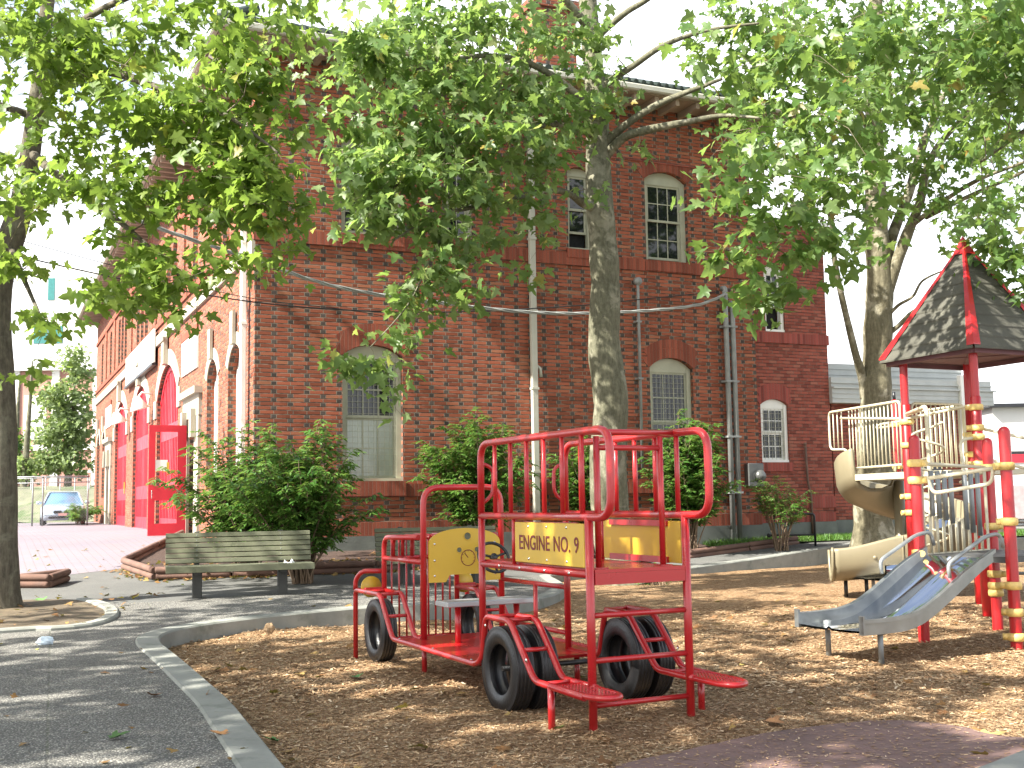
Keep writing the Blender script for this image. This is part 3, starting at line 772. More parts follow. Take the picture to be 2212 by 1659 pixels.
for (a, c) in ((6.75, 7.85), (29.0, 30.1)):
    s = MB()
    for k in range(6):
        z = .72 + k * .5
        fbox(s, FRONT, a - .55 - (.08 if k % 2 else 0), a - .005, z, z + .494, -.07, .0); fbox(s, FRONT, c + .005, c + .55 + (.08 if k % 2 else 0), z, z + .494, -.07, .0)
    fbox(s, FRONT, a - .7, c + .7, 3.72, 4.25, -.08, .0); fbox(s, FRONT, a - .8, c + .8, 4.25, 4.42, -.2, .0)
    fbox(s, FRONT, a - .3, a + .0, 3.2, 3.9, -.2, -.081); fbox(s, FRONT, c + .0, c + .3, 3.2, 3.9, -.2, -.081)
    s.build('door_surround', M['stone'], ST)
    d = MB(); fbox(d, FRONT, a, c, .75, 3.64, .17, .19); d.build('doorway_shade_sheet', M['dark'], ST)  # black sheet closing the doorway, painted as the shade inside
    n = MB(); fbox(n, FRONT, a - .1, c + 1.3, 4.95, 5.85, -.04, .0); n.build('notice_panel', M['white'], ST)
    li = MB(); fbox(li, FRONT, a - .1, c + 1.3, 5.87, 6.05, -.05, .0); li.build('lintel', M['soldier'], ST, uv=True)
# open red door leaf, hinged on the near jamb and standing out from the wall
hx = Vector((-.09, 7.72, 0)); dl = thing('x', None, None); bpy.data.objects.remove(dl)
D = MB(); W_, H_ = .92, 2.78; Z0 = .78
def leaf_box(mb, a, b, z0, z1, t0=-.025, t1=.025): mb.box((-.1 - b, 7.72 + t0, Z0 + z0), (-.1 - a, 7.72 + t1, Z0 + z1))
leaf_box(D, 0, .22, 0, H_ - .0); leaf_box(D, W_ - .16, W_, 0, H_); leaf_box(D, .22, W_ - .16, H_ - .17, H_); leaf_box(D, .22, W_ - .16, 0, .3); leaf_box(D, .22, W_ - .16, .88, 1.24); leaf_box(D, .50, .58, 1.24, H_ - .17) if False else None
DO = D.build('door', M['reddoor'], ST, label='open red door with tall glass panes')
g = MB(); leaf_box(g, .22, W_ - .16, 1.24, H_ - .17, -.004, .004); leaf_box(g, .22, W_ - .16, .3, .88, -.004, .004)
gm = NT('door_glass'); gm.fin((.95, .95, .95), .02, .5); gm.set(gm.b.inputs['Transmission Weight'], 1.0); gm.set(gm.b.inputs['IOR'], 1.05)
g.build('pane', gm.mat, DO)
n = MB(); n.box((-.1 - .86, 7.72 - .012, Z0 + 1.62), (-.1 - .46, 7.72 - .006, Z0 + 1.9)); n.build('notice', M['white'], DO)
n = MB(); n.box((-.1 - .48, 7.72 - .016, Z0 + 1.56), (-.1 - .42, 7.72 - .0125, Z0 + 1.84)); n.build('yellow_notice', M['yellow'], DO)
n = MB(); x = -.1 - W_ + .08; n.tube(fillet([(x, 7.72 - .03, Z0 + .93), (x, 7.72 - .08, Z0 + .93), (x, 7.72 - .08, Z0 + 1.13), (x, 7.72 - .03, Z0 + 1.13)], .03), .012, 6); n.sphere((x, 7.72 - .03, Z0 + 1.3), .025, 8); n.build('handle', M['bolt'], DO)
# upper front windows
for u in UPW: window(ST, FRONT, u - .42, u + .42, 7.2, 9.0, .12, cols=2, rows=(1, 1), d=.2, fm=M['white'])
b = MB(); fbox(b, FRONT, 0, LY, 7.0, 7.16, -.05, 0); fbox(b, FRONT, 0, LY, 9.35, 9.5, -.06, 0); b.build('belt_course', M['soldier'], ST, uv=True)
for u in (5.2, 9.2, 14.9, 21.7, 28.0, 31.8):
    b = MB(); fbox(b, FRONT, u - .3, u + .3, 7.17, 9.34, -.05, 0); b.build('pilaster', M['brick'], ST, uv=True)
# white sign board hung on the front
s = MB(); s.box((-.14, 14.2, 5.95), (-.09, 22.2, 7.0)); sb = s.build('sign_board', M['white'], ST)
s = MB(); s.box((-.18, 14.22, 5.86), (-.05, 22.28, 5.948)); s.build('sign_frame', M['iron'], sb)
# wall lamps
for v, z in ((15.3, 4.75), (21.7, 4.75)):
    l = MB(); l.tube([(0, v, z + .3), (-.35, v, z + .35), (-.45, v, z + .2)], .03, 8); l.lathe([(.06, .22), (.1, .2), (.3, -.18), (.29, -.2), (.0, -.16)], (-.45, v, z), (-.3, 0, 1), 16); l.build('wall_lamp', M['white'], ST)
# roof, gutters, downpipes, chimney
OV = .85; ZE = ZT + .16
r = MB(); h = 2.6; a0, a1 = -OV - .06, LX + OV; c0, c1 = -OV - .06, LY + OV; rm = (a0 + a1) / 2; rl = (a1 - a0) / 2
R0, R1 = (rm, c0 + rl, ZE + h), (rm, c1 - rl, ZE + h)
E_ = [(a0, c0, ZE), (a1, c0, ZE), (a1, c1, ZE), (a0, c1, ZE)]
r.poly([E_[0], E_[1], R0]); r.poly([E_[1], E_[2], R1, R0]); r.poly([E_[2], E_[3], R1]); r.poly([E_[3], E_[0], R0, R1])
k = a0
while k < a1:
    r.tube([(k, c0 - .02, ZE + .03), (k + (rm - k) * .12, c0 + .75, ZE + .03 + .75 * h / rl)], .085, 8); k += .2
k = c0
while k < c1:
    r.tube([(a0 - .02, k, ZE + .03), (a0 + .75, k, ZE + .03 + .75 * h / rl)], .085, 6); k += .2
r.build('roof', M['tile'], ST)
s = MB(); s.box((-OV, -OV, ZT - .02), (LX + OV, LY + OV, ZT + .12))
k = -.5
while k < LX + .4: s.box((k, -OV + .04, ZT - .16), (k + .1, .0, ZT - .021)); k += .55
k = -.2
while k < LY + .4: s.box((-OV + .04, k, ZT - .16), (.0, k + .1, ZT - .021)); k += .45
s.build('soffit', M['soffit'], ST)
g = MB()
g.box((-OV - .14, -OV - .14, ZT + .0), (LX + OV, -OV - .002, ZT + .15), bev=.03); g.box((-OV - .14, -OV + .0, ZT + .0), (-OV - .002, LY + OV, ZT + .15), bev=.03)
g.build('gutter', M['gutter'], ST)
d = MB(); x = 6.02; d.box((x - .07, -.155, .3), (x + .07, -.045, 10.2), bev=.012); d.box((x - .07, -.9, 10.32), (x + .07, -.79, 10.62)); d.bar((x, -.84, 10.35), (x, -.10, 10.15), .12, .1)
for z in (2.1, 3.9, 5.6, 7.2, 8.9): d.box((x - .085, -.17, z), (x + .085, -.041, z + .05))
d.tube([(x + .07, -.1, 4.42), (x + .14, -.12, 4.36), (x + .15, -.12, 4.18)], .035, 6); d.build('downpipe', M['gutter'], ST)
d = MB(); d.box((-.18, .42, .5), (-.075, .58, 10.3), bev=.012)
for z in (3, 5.1, 6.75, 8.6): d.box((-.19, .40, z), (-.072, .60, z + .06))
d.bar((-.84, .5, 10.6), (-.12, .5, 10.25), .12, .1); d.build('downpipe', M['white'], ST)
d = MB(); d.tube(fillet([(8.67, 0, 6.45), (8.67, -.13, 6.45), (8.66, -.13, 2.2)], .05), .035, 8); d.lathe([(.0, 0), (.09, .01), (.09, .12), (.0, .13)], (8.67, -.07, 6.45), (0, -1, 0), 10)
for z in (5.5, 4.2, 3.0): d.box((8.6, -.17, z), (8.73, -.0, z + .04))
d.build('conduit', M['pipe'], ST)
for x, zt in ((11.05, 6.45), (11.24, 6.1)):
    d = MB(); d.tube(fillet([(x, -.02, zt), (x, -.14, zt), (x, -.14, .5)], .08), .062, 10)
    for z in (1.6, 2.9, 4.2, 5.5): d.box((x - .09, -.21, z), (x + .09, -.0, z + .045))
    d.build('conduit', M['pipe'], ST)
d = MB(); d.box((11.5, -.2, 1.75), (11.95, -.02, 2.3), bev=.02); d.lathe([(.14, 0), (.14, .1), (.1, .16), (0, .17)], (11.78, -.2, 2.0), (0, -1, 0), 14); d.build('electric_meter', M['meter'], ST)
ch = MB(); ch.box((7.0, 1.5, 11), (8.1, 2.6, 13.4)); ch.box((6.92, 1.42, 13.4), (8.18, 2.68, 13.65)); ch.build('chimney', M['brick'], ST, uv=True)

# ---------------------------------------------------------------- lower brick wing
WG = thing('brick_wing', 'lower plain brick wing with grille window at the right end of the station', 'building', BW(12.0, .32), BROT)
WH = [(.55, 1.14, 5.55, 7.1, .12), (.30, 1.12, 2.34, 3.74, .14)]
w = MB(); wall_holes(w, SIDE, 0, 2.43, .88, 8.25, WH, .2)
w.quad((2.43, 0, .5), (2.43, 6, .5), (2.43, 6, 8.25), (2.43, 0, 8.25)); w.quad((0, 0, 8.25), (2.43, 0, 8.25), (2.43, 6, 8.25), (0, 6, 8.25))
w.build('wall', M['brick2'], WG, uv=True)
for z0, z1, pr in ((5.27, 5.52, .035), (1.22, 1.5, .03), (.885, 1.1, .02)):
    b = MB(); b.box((0.002, -pr, z0), (2.43 + pr, .0, z1)); b.build('belt_course', M['soldier2'], WG, uv=True)
for h in WH:
    a = MB(); ring_band(a, SIDE, h[0] - .02, h[1] + .02, h[3], h[4], .2, -.012, .01); ring_band(a, SIDE, h[0] - .02, h[1] + .02, h[3] + .21, h[4], .18, -.010, .01); a.build('brick_arch', M['soldier2'], WG, uv=True)
s = MB(); s.box((.26, -.05, 2.12), (1.18, .1, 2.338)); s.build('window_sill', M['soldier2'], WG, uv=True)
window(WG, SIDE, *WH[0], cols=2, rows=(2, 2), d=.08, open_gap=.55, fm=M['white'])
window(WG, SIDE, *WH[1], cols=3, rows=(2, 2), d=.08, grille=True, fm=M['white'])
b = MB(); b.box((-.02, -.04, 0), (2.48, .0, .88)); b.build('plinth', M['plinth'], WG)
b = MB(); b.box((-.0, -.1, 8.25), (2.55, 6.1, 8.4)); b.build('coping', M['white'], WG)
d = MB(); d.tube([(1.66, -.08, .55), (1.66, -.08, 1.5), (1.58, -.07, 1.9), (1.55, -.07, 2.75)], .03, 8); d.sphere((1.55, -.07, 2.78), .045, 8); d.build('vent_pipe', M['rust'], WG)
w = MB(); wall_holes(w, SIDE, 2.43, 3.6, .5, 5.4, [(2.62, 3.05, 4.35, 5.1, 0)], .12, d0=1.6); w.quad((3.6, 1.6, .5), (3.6, 6, .5), (3.6, 6, 5.4), (3.6, 1.6, 5.4)); w.build('rear_wall', M['brick2'], WG, uv=True)
class F2(Face):
    def __call__(s, u, z, d=0.0): return (u, d + 1.6, z)
window(WG, F2('x'), 2.62, 3.05, 4.35, 5.1, 0, cols=1, rows=(1, 1), d=.05, fm=M['white'], jamb=.06)
b = MB(); b.box((2.43, 1.52, 5.4), (3.68, 6, 5.5)); b.build('coping', M['soldier2'], WG, uv=True)

# ---------------------------------------------------------------- long low brick building with ribbed metal fascia
LB0 = at(1800, 1000, 28.6); LBo = Vector((LB0.x, LB0.y, 0))
LB = thing('low_building', 'long low brick building with pale ribbed metal fascia behind the play tower', 'building', LBo, rad(21))
w = MB(); w.box((0, 0, .2), (4.75, 9, 3.82)); w.build('wall', M['brick2'], LB, uv=True)
f = MB()
f.box((-.2, -.35, 3.82), (4.95, 9, 4.18)); f.box((-.2, -.42, 4.18), (5.0, 9, 4.22)); f.box((-.2, -.32, 4.22), (4.9, 9, 4.46))
f.box((-.2, .5, 4.46), (4.7, 9, 4.92)); 
for z in (3.93, 4.05, 4.31, 4.62, 4.77): f.box((-.19, -.372 if z < 4.4 else .47, z), (4.93 if z < 4.4 else 4.72, 8.9, z + .022))
f.build('fascia', plain('fascia_metal', (.42, .44, .42), .5, .08, 3), LB)
d = MB(); d.box((3.78, -.45, .3), (3.92, -.30, 4.6), bev=.01); d.build('downpipe', M['white'], LB)
for x in (1.2, 2.45):
    d = MB(); d.box((x, -.03, 1.9), (x + .95, 0.0, 2.35)); d.build('window', M['glass'], LB)
d = MB(); d.box((-.02, -.03, 0), (4.78, 0.0, .9)); d.build('plinth', M['plinth'], LB)
# ---------------------------------------------------------------- play fire engine
# local frame: x = across (0 at the left body plane, to the right), y = forward, z up
EA = rad(26.2)
RL = G(1282, 1578, 0, True)
EN = thing('play_fire_engine', 'red tube play fire engine with black tyres and yellow ENGINE NO. 9 panel', 'play equipment', (RL.x, RL.y, 0), EA)
Wd = .79; r0 = .027
def etube(mb, pts, r=r0, fr=0, seg=10): mb.tube(fillet(pts, fr, 5) if fr else pts, r, seg)
# rear platform frame
f = MB(); TF = 1.76; ZD = 1.06; ZR = 1.42; ZC = 2.01
for x in (0, Wd):
    etube(f, [(x, 0, -.05), (x, 0, ZR)], .030); etube(f, [(x, TF, .28), (x, TF, ZR)], .028)
    etube(f, [(x, 0, ZD - .03), (x, TF, ZD - .03)], .026)
for z in (.16, .455, .755): etube(f, [(0, 0, z), (Wd, 0, z)], .019)
for z in (.42, .80): etube(f, [(Wd, TF, z), (Wd, 3.05, z)], .02)
etube(f, [(Wd, 2.35, .29), (Wd, 2.35, .80)], .02)
f.build('platform_frame', M['red'], EN)
d = MB(); d.box((.028, -.02, ZD - .02), (Wd - .028, TF, ZD + .004)); d.box((.028, -.024, ZD - .10), (Wd - .028, -.0, ZD - .021)); d.build('upper_deck', M['red'], EN)
# cages
BARS = [.08, .365, .645, .925, 1.205, 1.49]
for x in (0, Wd):
    c = MB(); yb = -.30
    loop = [(x, TF, ZR), (x, TF, ZC), (x, yb, ZC), (x, yb, ZR), (x, TF, ZR)]
    pts = [(x, TF, ZR - .02)] + fillet([(x, TF, ZR), (x, TF, ZC), (x, yb, ZC), (x, yb, ZR), (x, TF, ZR)], .15, 6)[1:]
    c.tube(pts, .029, 12)
    for y in BARS: etube(c, [(x, y, ZR), (x, y, ZC)], .019, seg=8)
    s = 1 if x == 0 else -1
    etube(c, [(x, TF, ZC - .16), (x + s * .11, TF, ZC - .20), (x + s * .11, TF, ZC - .42), (x, TF, ZC - .5)], .016, .07, 8)
    c.build('cage_rail', M['red'], EN)
h = MB()
for x in (.13, Wd - .13):
    etube(h, [(x, .10, ZD), (x, .10, ZC - .03)], .022); h.box((x - .05, .05, ZD + .004), (x + .05, .15, ZD + .012))
etube(h, [(0, .10, ZC), (Wd, .10, ZC)], .022); etube(h, [(.13, .10, ZC - .11), (Wd - .13, .10, ZC - .11)], .02)
h.build('entry_hoop', M['red'], EN)
# side panels with lettering
def bolt(mb, p, ax, r=.011):
    mb.lathe([(0, .007), (r * .6, .006), (r, 0)], p, ax, 8)
for x, sx, nm in ((0, -1, 'name_panel'), (Wd, 1, 'name_panel')):
    p = MB(); a = x - .012; p.box((a, .05, ZD + .015), (a + .024, 1.12, ZR - .045), bev=.003)
    P_ = p.build(nm, M['yellow'], EN)
    b = MB()
    for y in (.30, .60, .89):
        for z in (ZD + .045, ZR - .075):
            bolt(b, (a if sx < 0 else a + .024, y, z), (sx, 0, 0)); bolt(b, (a + .026 if sx < 0 else a - .002, y, z), (-sx, 0, 0))
    b.build('bolt', M['bolt'], P_)
    cu = bpy.data.curves.new('txt', 'FONT'); cu.body = 'ENGINE NO. 9'; cu.size = .145; cu.align_x = 'CENTER'; cu.align_y = 'CENTER'; cu.extrude = .0015; cu.offset = .0012; cu.space_character = 1.02; cu.space_word = 1.25
    to = bpy.data.objects.new('txt', cu); C.objects.link(to)
    bpy.context.view_layer.update()
    me = bpy.data.meshes.new_from_object(to.evaluated_get(bpy.context.evaluated_depsgraph_get())); bpy.data.objects.remove(to)
    me.materials.clear(); me.materials.append(M['letter'])
    L = bpy.data.objects.new('lettering', me); C.objects.link(L); L.parent = P_
    L.rotation_euler = (PI / 2, 0, -PI / 2 if sx < 0 else PI / 2); L.location = (a - .002 if sx < 0 else a + .026, .585, (ZD + ZR) / 2 - .02); L.scale = (.96, 1.05, 1)
    k = MB(); etube(k, [(x, 1.16, ZD - .02), (x, 1.16, ZR)], .017)
    q = .016 if sx < 0 else -.016
    for z0, z1 in ((ZD + .012, ZD + .058), (ZR - .082, ZR - .040)):
        k.box((min(x, x + q) - .002 + (.014 if sx < 0 else -.014), .2, z0), (max(x, x + q) - .002 + (.014 if sx < 0 else -.006), 1.0, z1))
    k.build('panel_bracket', M['red'], EN)
# running boards, fenders and steps
ZF = .285
for sgn, xo, xi in ((-1, -.22, 0.0), (1, Wd + .22, Wd)):
    t = MB()
    zt = .665
    outer = [(xo, 4.36, -.05), (xo, 4.36, zt), (xo, 3.62, zt), (xo, 3.28, ZF), (xo, 1.42, ZF - .005), (xo, 1.30, ZF + .05), (xo, 1.22, zt), (xo, .80, zt), (xo, .42, ZF), (xo, -.28, ZF - .01)]
    inner = [(xi, 4.12, zt), (xi, 3.62, zt), (xi, 3.28, ZF), (xi, 3.1, ZF)]
    t.tube(fillet(outer, .07, 5), .0245, 10); t.tube(fillet(inner, .07, 5), .0245, 10)
    t.tube(fillet([(xi, TF, ZF), (xi, 1.25, ZF), (xi, 1.14, zt), (xi, .80, zt), (xi, .42, ZF), (xi, -.06, ZF)], .07, 5), .0245, 10)
    for y, z in ((.86, zt), (1.15, zt), (.61, .475), (3.66, zt), (4.05, zt), (3.45, .475)): etube(t, [(xo, y, z), (xi, y, z)], .016)
    etube(t, [(xo, .28, ZF), (xi, .28, ZF)], .016)
    etube(t, [(xo, .18, -.05), (xo, .18, ZF)], .025)
    etube(t, [(xo, 4.36, zt), (xo, 4.36, zt + .10), (xo + -sgn * .04, 4.28, zt + .19), (xi, 4.13, zt + .19)], .0245, .1)
    t.box((min(xo, xi) + .02, 4.10, zt - .03), (max(xo, xi) - .02, 4.15, zt + .035))
    t.build('fender', M['red'], EN)
    # step plate
    s = MB(); xc = (xo + xi) / 2; hw = .135; pl = []
    y0, y1 = .12, -.44
    pl = [(xo, y0), (xo, y1 + .14), (xo - sgn * .03, y1 + .05), (xc + sgn * .02, y1), (xc - sgn * .06, y1 + .0), (xi, y1 + .09), (xi, y0)]
    pts = fillet([(a, b, 0) for a, b in pl], .05, 3, closed=True)
    if sgn > 0: pts = pts[::-1]
    n = len(pts)
    s.prism([(p.x, p.y, ZF - .012) for p in pts], (0, 0, .022)); s.tube([(p.x, p.y, ZF - .002) for p in pts], .021, 8, closed=True)
    nb = s
    for i in range(7):
        for j in range(11):
            px = lerp(min(xo, xi) + .035, max(xo, xi) - .035, i / 6); py = lerp(y1 + .10, y0 - .03, j / 10)
            nb.lathe([(.008, 0), (.006, .004), (0, .005)], (px, py, ZF + .0102), (0, 0, 1), 6)
    s.build('step', M['red'], EN)
fl = MB()
fl.box((-.2, 1.40, ZF - .016), (Wd + .2, 3.26, ZF + .006)); fl.build('floor', M['red'], EN)
for x, y in ((0, 3.05), (Wd, 3.05), (0, 1.62), (Wd, 1.62)):
    fp = MB(); etube(fp, [(x, y, -.05), (x, y, ZF)], .024); fp.build('support_post', M['red'], EN)
# windscreen hoop and dashboard
h = MB(); h.tube(fillet([(0, 3.05, ZF), (0, 3.05, 1.67), (Wd, 3.05, 1.67), (Wd, 3.05, ZF)], .16, 7), .0285, 12); h.build('windscreen_hoop', M['red'], EN)
p = MB(); y = 3.0
top = [(Wd / 2 + (Wd / 2 - .035) * math.cos(PI * k / 16) , 1.16 + .13 * math.sin(PI * k / 16)) for k in range(17)]
out = [(.035, .80), (.20, .80), (.24, .865), (Wd - .24, .865), (Wd - .20, .80), (Wd - .035, .80)] + top
p.prism([(a, y, b) for a, b in out], (0, .022, 0))
dash = p.build('dashboard', M['yellow'], EN)
for cx, cz, rr in ((.42, 1.215, .036), (.335, 1.09, .026), (.515, 1.09, .026)):
    q = MB(); q.disc((cx, y - .003, cz), rr, (0, -1, 0), 18); q.build('dash_hole', M['benchwood'], dash)
    q = MB(); q.tube([(cx + rr * math.cos(2 * PI * k / 20), y - .002, cz + rr * math.sin(2 * PI * k / 20)) for k in range(20)], .004, 6, closed=True); q.build('hole_rim', M['yellow'], dash)
q = MB(); cx, cz, rr = .425, 1.015, .072
q.tube([(cx + rr * math.cos(2 * PI * k / 28), y - .001, cz + rr * math.sin(2 * PI * k / 28)) for k in range(28)], .0035, 6, closed=True)
for k in range(-1, 8): a = PI * k / 6; q.bar((cx + rr * .8 * math.cos(a), y - .0015, cz + rr * .8 * math.sin(a)), (cx + rr * .95 * math.cos(a), y - .0015, cz + rr * .95 * math.sin(a)), .004, .003, (0, 1, 0))
q.bar((cx, y - .0015, cz), (cx - .035, y - .0015, cz + .045), .006, .003, (0, 1, 0)); q.build('gauge', M['letter'], dash)
b = MB()
for z in (1.15, 1.0, .86): bolt(b, (.09, y, z), (0, -1, 0)); bolt(b, (Wd - .09, y, z), (0, -1, 0))
b.build('bolt', M['bolt'], dash)
s = MB(); c0 = Vector((.585, 2.78, 1.02)); ax = Vector((0, -.85, .5)).normalized(); e1 = Vector((1, 0, 0)); e2 = ax.cross(e1)
s.tube([c0 + (e1 * math.cos(2 * PI * k / 30) + e2 * math.sin(2 * PI * k / 30)) * .15 for k in range(30)], .015, 8, closed=True)
for a in (.3, 2.84, 4.7): s.tube([c0, c0 + (e1 * math.cos(a) + e2 * math.sin(a)) * .145], .012, 6)
s.lathe([(.035, -.02), (.035, .02), (0, .025)], c0, ax, 12); s.build('steering_wheel', M['steer'], EN)
s = MB(); s.tube([c0 - ax * .02, (.585, 3.0, .92)], .018, 8); s.build('steering_column', M['red'], EN)
# seat bench
s = MB(); s.box((.0, 2.50, .615), (.90, 2.78, .66), bev=.006); s.build('seat', M['alu'], EN)
for x in (.16, .74):
    s = MB(); etube(s, [(x, 2.64, ZF), (x, 2.64, .615)], .028); s.build('seat_leg', M['red'], EN)
# grille and hood tubes
g = MB(); yG = 4.12; zH = 1.19
for i, x in enumerate((0, .12, .24, .36, .43, .55, .67, Wd)):
    z = .98 if i in (1, 2, 3, 4, 5, 6) else -.05
    if i in (0, 7): etube(g, [(x, yG, -.05), (x, yG, zH), (x + (0 if i == 0 else 0), yG - .95, zH + .02)], .0265, .13)
for i in range(1, 4):
    x = i * Wd / 8
    for xx in (x, Wd - x): etube(g, [(xx, yG, .98 - .0), (xx, yG, zH + .005 * i), (xx, yG - 1.0, zH + .02)], .02, .11, 8)
for i in range(1, 10): x = i * Wd / 10; etube(g, [(x, yG, .18), (x, yG, zH - .02)], .010, seg=6)
etube(g, [(0, yG, .98), (Wd, yG, .98)], .022); etube(g, [(0, yG, .18), (Wd, yG, .18)], .022)
for x in (0, Wd): etube(g, [(x, yG, .985), (x, 3.05, .985)], .0245); etube(g, [(x, yG, .66), (x, yG - .02, .66)], .02)
g.build('grille', M['red'], EN)
for x in (-.11, Wd + .11):
    q = MB(); q.lathe([(0, -.012), (.105, -.012), (.105, .012), (0, .012)], (x, 4.20, .70), (0, 1, 0), 24); q.build('headlight', M['yellow'], EN)
# tyres
def tyre(x, y, z=.295, R=.315, w=.155):
    t = MB(); hw = w / 2
    prof = [(.185, -hw * .82), (.20, -hw * .98), (.25, -hw * 1.06), (R - .035, -hw * 1.0), (R - .012, -hw * .86)]
    for k in range(5):
        a = lerp(-hw * .78, hw * .78, k / 4)
        prof += [(R, a - hw * .13), (R, a + hw * .08), (R - .009, a + hw * .10), (R - .009, a + hw * .2)]
    prof = prof[:-2] + [(R - .012, hw * .86), (R - .035, hw), (.25, hw * 1.06), (.20, hw * .98), (.185, hw * .82), (.195, hw * .4), (.24, 0), (.195, -hw * .4), (.185, -hw * .82)]
    t.lathe(prof, (x, y, z), (1, 0, 0), 40); return t.build('tyre', M['rubber'], EN)
for x in (-.155, .045, Wd + .075, Wd + .27): tyre(x, .985)
for x in (-.11, Wd + .11): tyre(x, 3.92, .30, .30, .15)
ax_ = MB()
for y in (.985,): ax_.tube([(-.2, y, .3), (Wd + .3, y, .3)], .02, 8)
for xx in (-.155, .045, Wd + .075, Wd + .27): ax_.box((xx - .06, .93, -.05), (xx + .06, 1.04, .03))
ax_.build('tyre_bracket', M['rubber'], EN)
def fbolt(p, ax, r):
    b = MB(); bolt(b, p, ax, r); b.build('frame_bolt', M['bolt'], EN)
for y in (.25, .62, 1.02, 1.38): fbolt((-.026, y, ZD - .03), (-1, 0, 0), .013); fbolt((Wd + .026, y, ZD - .03), (1, 0, 0), .013)
for y in (1.5, 2.3, 3.1): fbolt((-.22, y, ZF + .022), (0, 0, 1), .013)
for xx in (-.245, Wd + .245): fbolt((xx, .5, .42), (-1 if xx < 0 else 1, 0, 0), .016); fbolt((xx, 1.18, .6), (-1 if xx < 0 else 1, 0, 0), .013)
fbolt((0, .4, ZC + .03), (0, 0, 1), .012); fbolt((Wd, .4, ZC + .03), (0, 0, 1), .012)


# ---------------------------------------------------------------- play tower
p1 = Vector((4.24, 12.0, 0)); p6 = Vector((4.93, 11.38, 0)); p5 = Vector((5.39, 12.9, 0)); p4 = Vector((5.90, 14.4, 0)); p2 = Vector((5.42, 15.6, 0)); p3 = Vector((6.52, 16.15, 0)); p8 = p4 + p3 - p2; p7 = Vector((6.02, 17.82, 0))
TO = Vector((5.3, 13.8, 0))
TW = thing('play_tower', 'play tower with red posts, yellow clamps, beige rails and dark plank pyramid roof', 'play equipment', TO)
def q_(v): return Vector(v) - TO
def post(p, z, r=.058, dome=True, sleeve=None, zb=-.08):
    m = MB(); p = q_(p)
    pr = [(r, zb), (r, z - r)] + ([(r * math.cos(a), z - r + r * math.sin(a)) for a in (.4, .8, 1.2, 1.57)] if dome else [(r, z)])
    m.lathe(pr, (p.x, p.y, 0), (0, 0, 1), 18)
    if sleeve: m.lathe([(r + .002, sleeve[0]), (r + .012, sleeve[0] + .01), (r + .012, sleeve[1]), (r + .002, sleeve[1] + .01)], (p.x, p.y, 0), (0, 0, 1), 18)
    return m.build('post', M['redpost'], TW)
ZL, ZU = .90, 1.84
post(p1, 2.16); post(p6, 2.20); post(p5, 2.16)
for p in (p2, p3, p4, p8): post(p, 3.42, .054, False, (.0, 2.75))
post(p7, 3.02, zb=1.76)
m = MB(); a = q_(p7); m.tube([(a.x, a.y, 3.0), (a.x, a.y, 3.14)], .025, 8); m.build('post_cap', M['iron'], TW)
def clamp(p, z, ang=0, r=.058, mat='clamp'):
    p = q_(p)
    m = MB(); m.lathe([(r + .002, -.04), (r + .022, -.034), (r + .026, 0), (r + .022, .034), (r + .002, .04)], (p.x, p.y, z), (0, 0, 1), 18)
    d = Vector((math.cos(ang), math.sin(ang), 0)); m.tube([Vector((p.x, p.y, z)) + d * (r + .0), Vector((p.x, p.y, z)) + d * (r + .065)], .034, 10)
    m.build('clamp', M['clamp'], TW)
def adir(a, b): return math.atan2((b - a).y, (b - a).x)
for z in (1.86, 1.68): clamp(p1, z, adir(p1, p6))
clamp(p1, .92, adir(p1, p6) - 1.0)
for z in (1.80, 1.25, .62, .36, .12): clamp(p6, z, adir(p6, p1) + .3)
clamp(p6, 1.80, PI)
for z in (1.82, 1.16, .63, .5): clamp(p5, z, -.6)
clamp(p5, .42, 1.0)
for z in (2.62, 2.36, 2.24, 1.90): clamp(p4, z, adir(p4, p2) + .9, .064)
for z in (2.52, 2.2): clamp(p2, z, adir(p2, p4), .064)
for z in (2.36, 2.08): clamp(p3, z, adir(p3, p2), .064)
for z in (1.50, 1.28): clamp(p2, z, PI, .064)
for z in (2.62, 1.96): clamp(p7, z, adir(p7, p2), .058)
# decks
def deck(name, P, z, mat, th=.06):
    m = MB(); m.prism([q_(p) + Vector((0, 0, z - th)) for p in P], (0, 0, th)); return m.build(name, mat, TW)
deck('lower_deck', [p1, p6, p5 + Vector((.55, -.6, 0)), p5], ZL, M['deck'])
deck('upper_deck', [p4, p8, p3, p2], ZU, M['beige'], .07)
deck('landing_deck', [p2 + Vector((-.03, 0, 0)), p3, p7 + Vector((.5, -.3, 0)), p7 + Vector((-.5, .1, 0)), Vector((5.18, 17.5, 0))], ZU - .0, M['beige'], .09)
# roof
ctr = (q_(p4) + q_(p3)) / 2; ctr.z = 0
cs = []
for p in (p4, p8, p3, p2):
    d = q_(p) - ctr; d.z = 0; cs.append(ctr + d.normalized() * (d.length + .30))
ZE_, ZA = 3.37, 4.92
rf = MB(); NB = 9
for i in range(4):
    a, b = cs[i], cs[(i + 1) % 4]; nrm = ((a + b) / 2 - ctr).normalized()
    for k in range(NB):
        t0, t1 = k / NB * .93, (k + 1) / NB * .93 + .004
        z0, z1 = lerp(ZE_, ZA, t0), lerp(ZE_, ZA, t1)
        P0, P1 = a.lerp(ctr, t0), b.lerp(ctr, t0); Q0, Q1 = a.lerp(ctr, t1), b.lerp(ctr, t1)
        up = Vector((0, 0, .022)); o_ = nrm * .018
        A_ = [P0 + o_ + Vector((0, 0, z0)), P1 + o_ + Vector((0, 0, z0)), Q1 + Vector((0, 0, z1)), Q0 + Vector((0, 0, z1))]
        B_ = [v - up for v in A_]
        rf.add(A_ + B_, [(0, 1, 2, 3), (7, 6, 5, 4), (0, 4, 5, 1), (1, 5, 6, 2), (2, 6, 7, 3), (3, 7, 4, 0)])
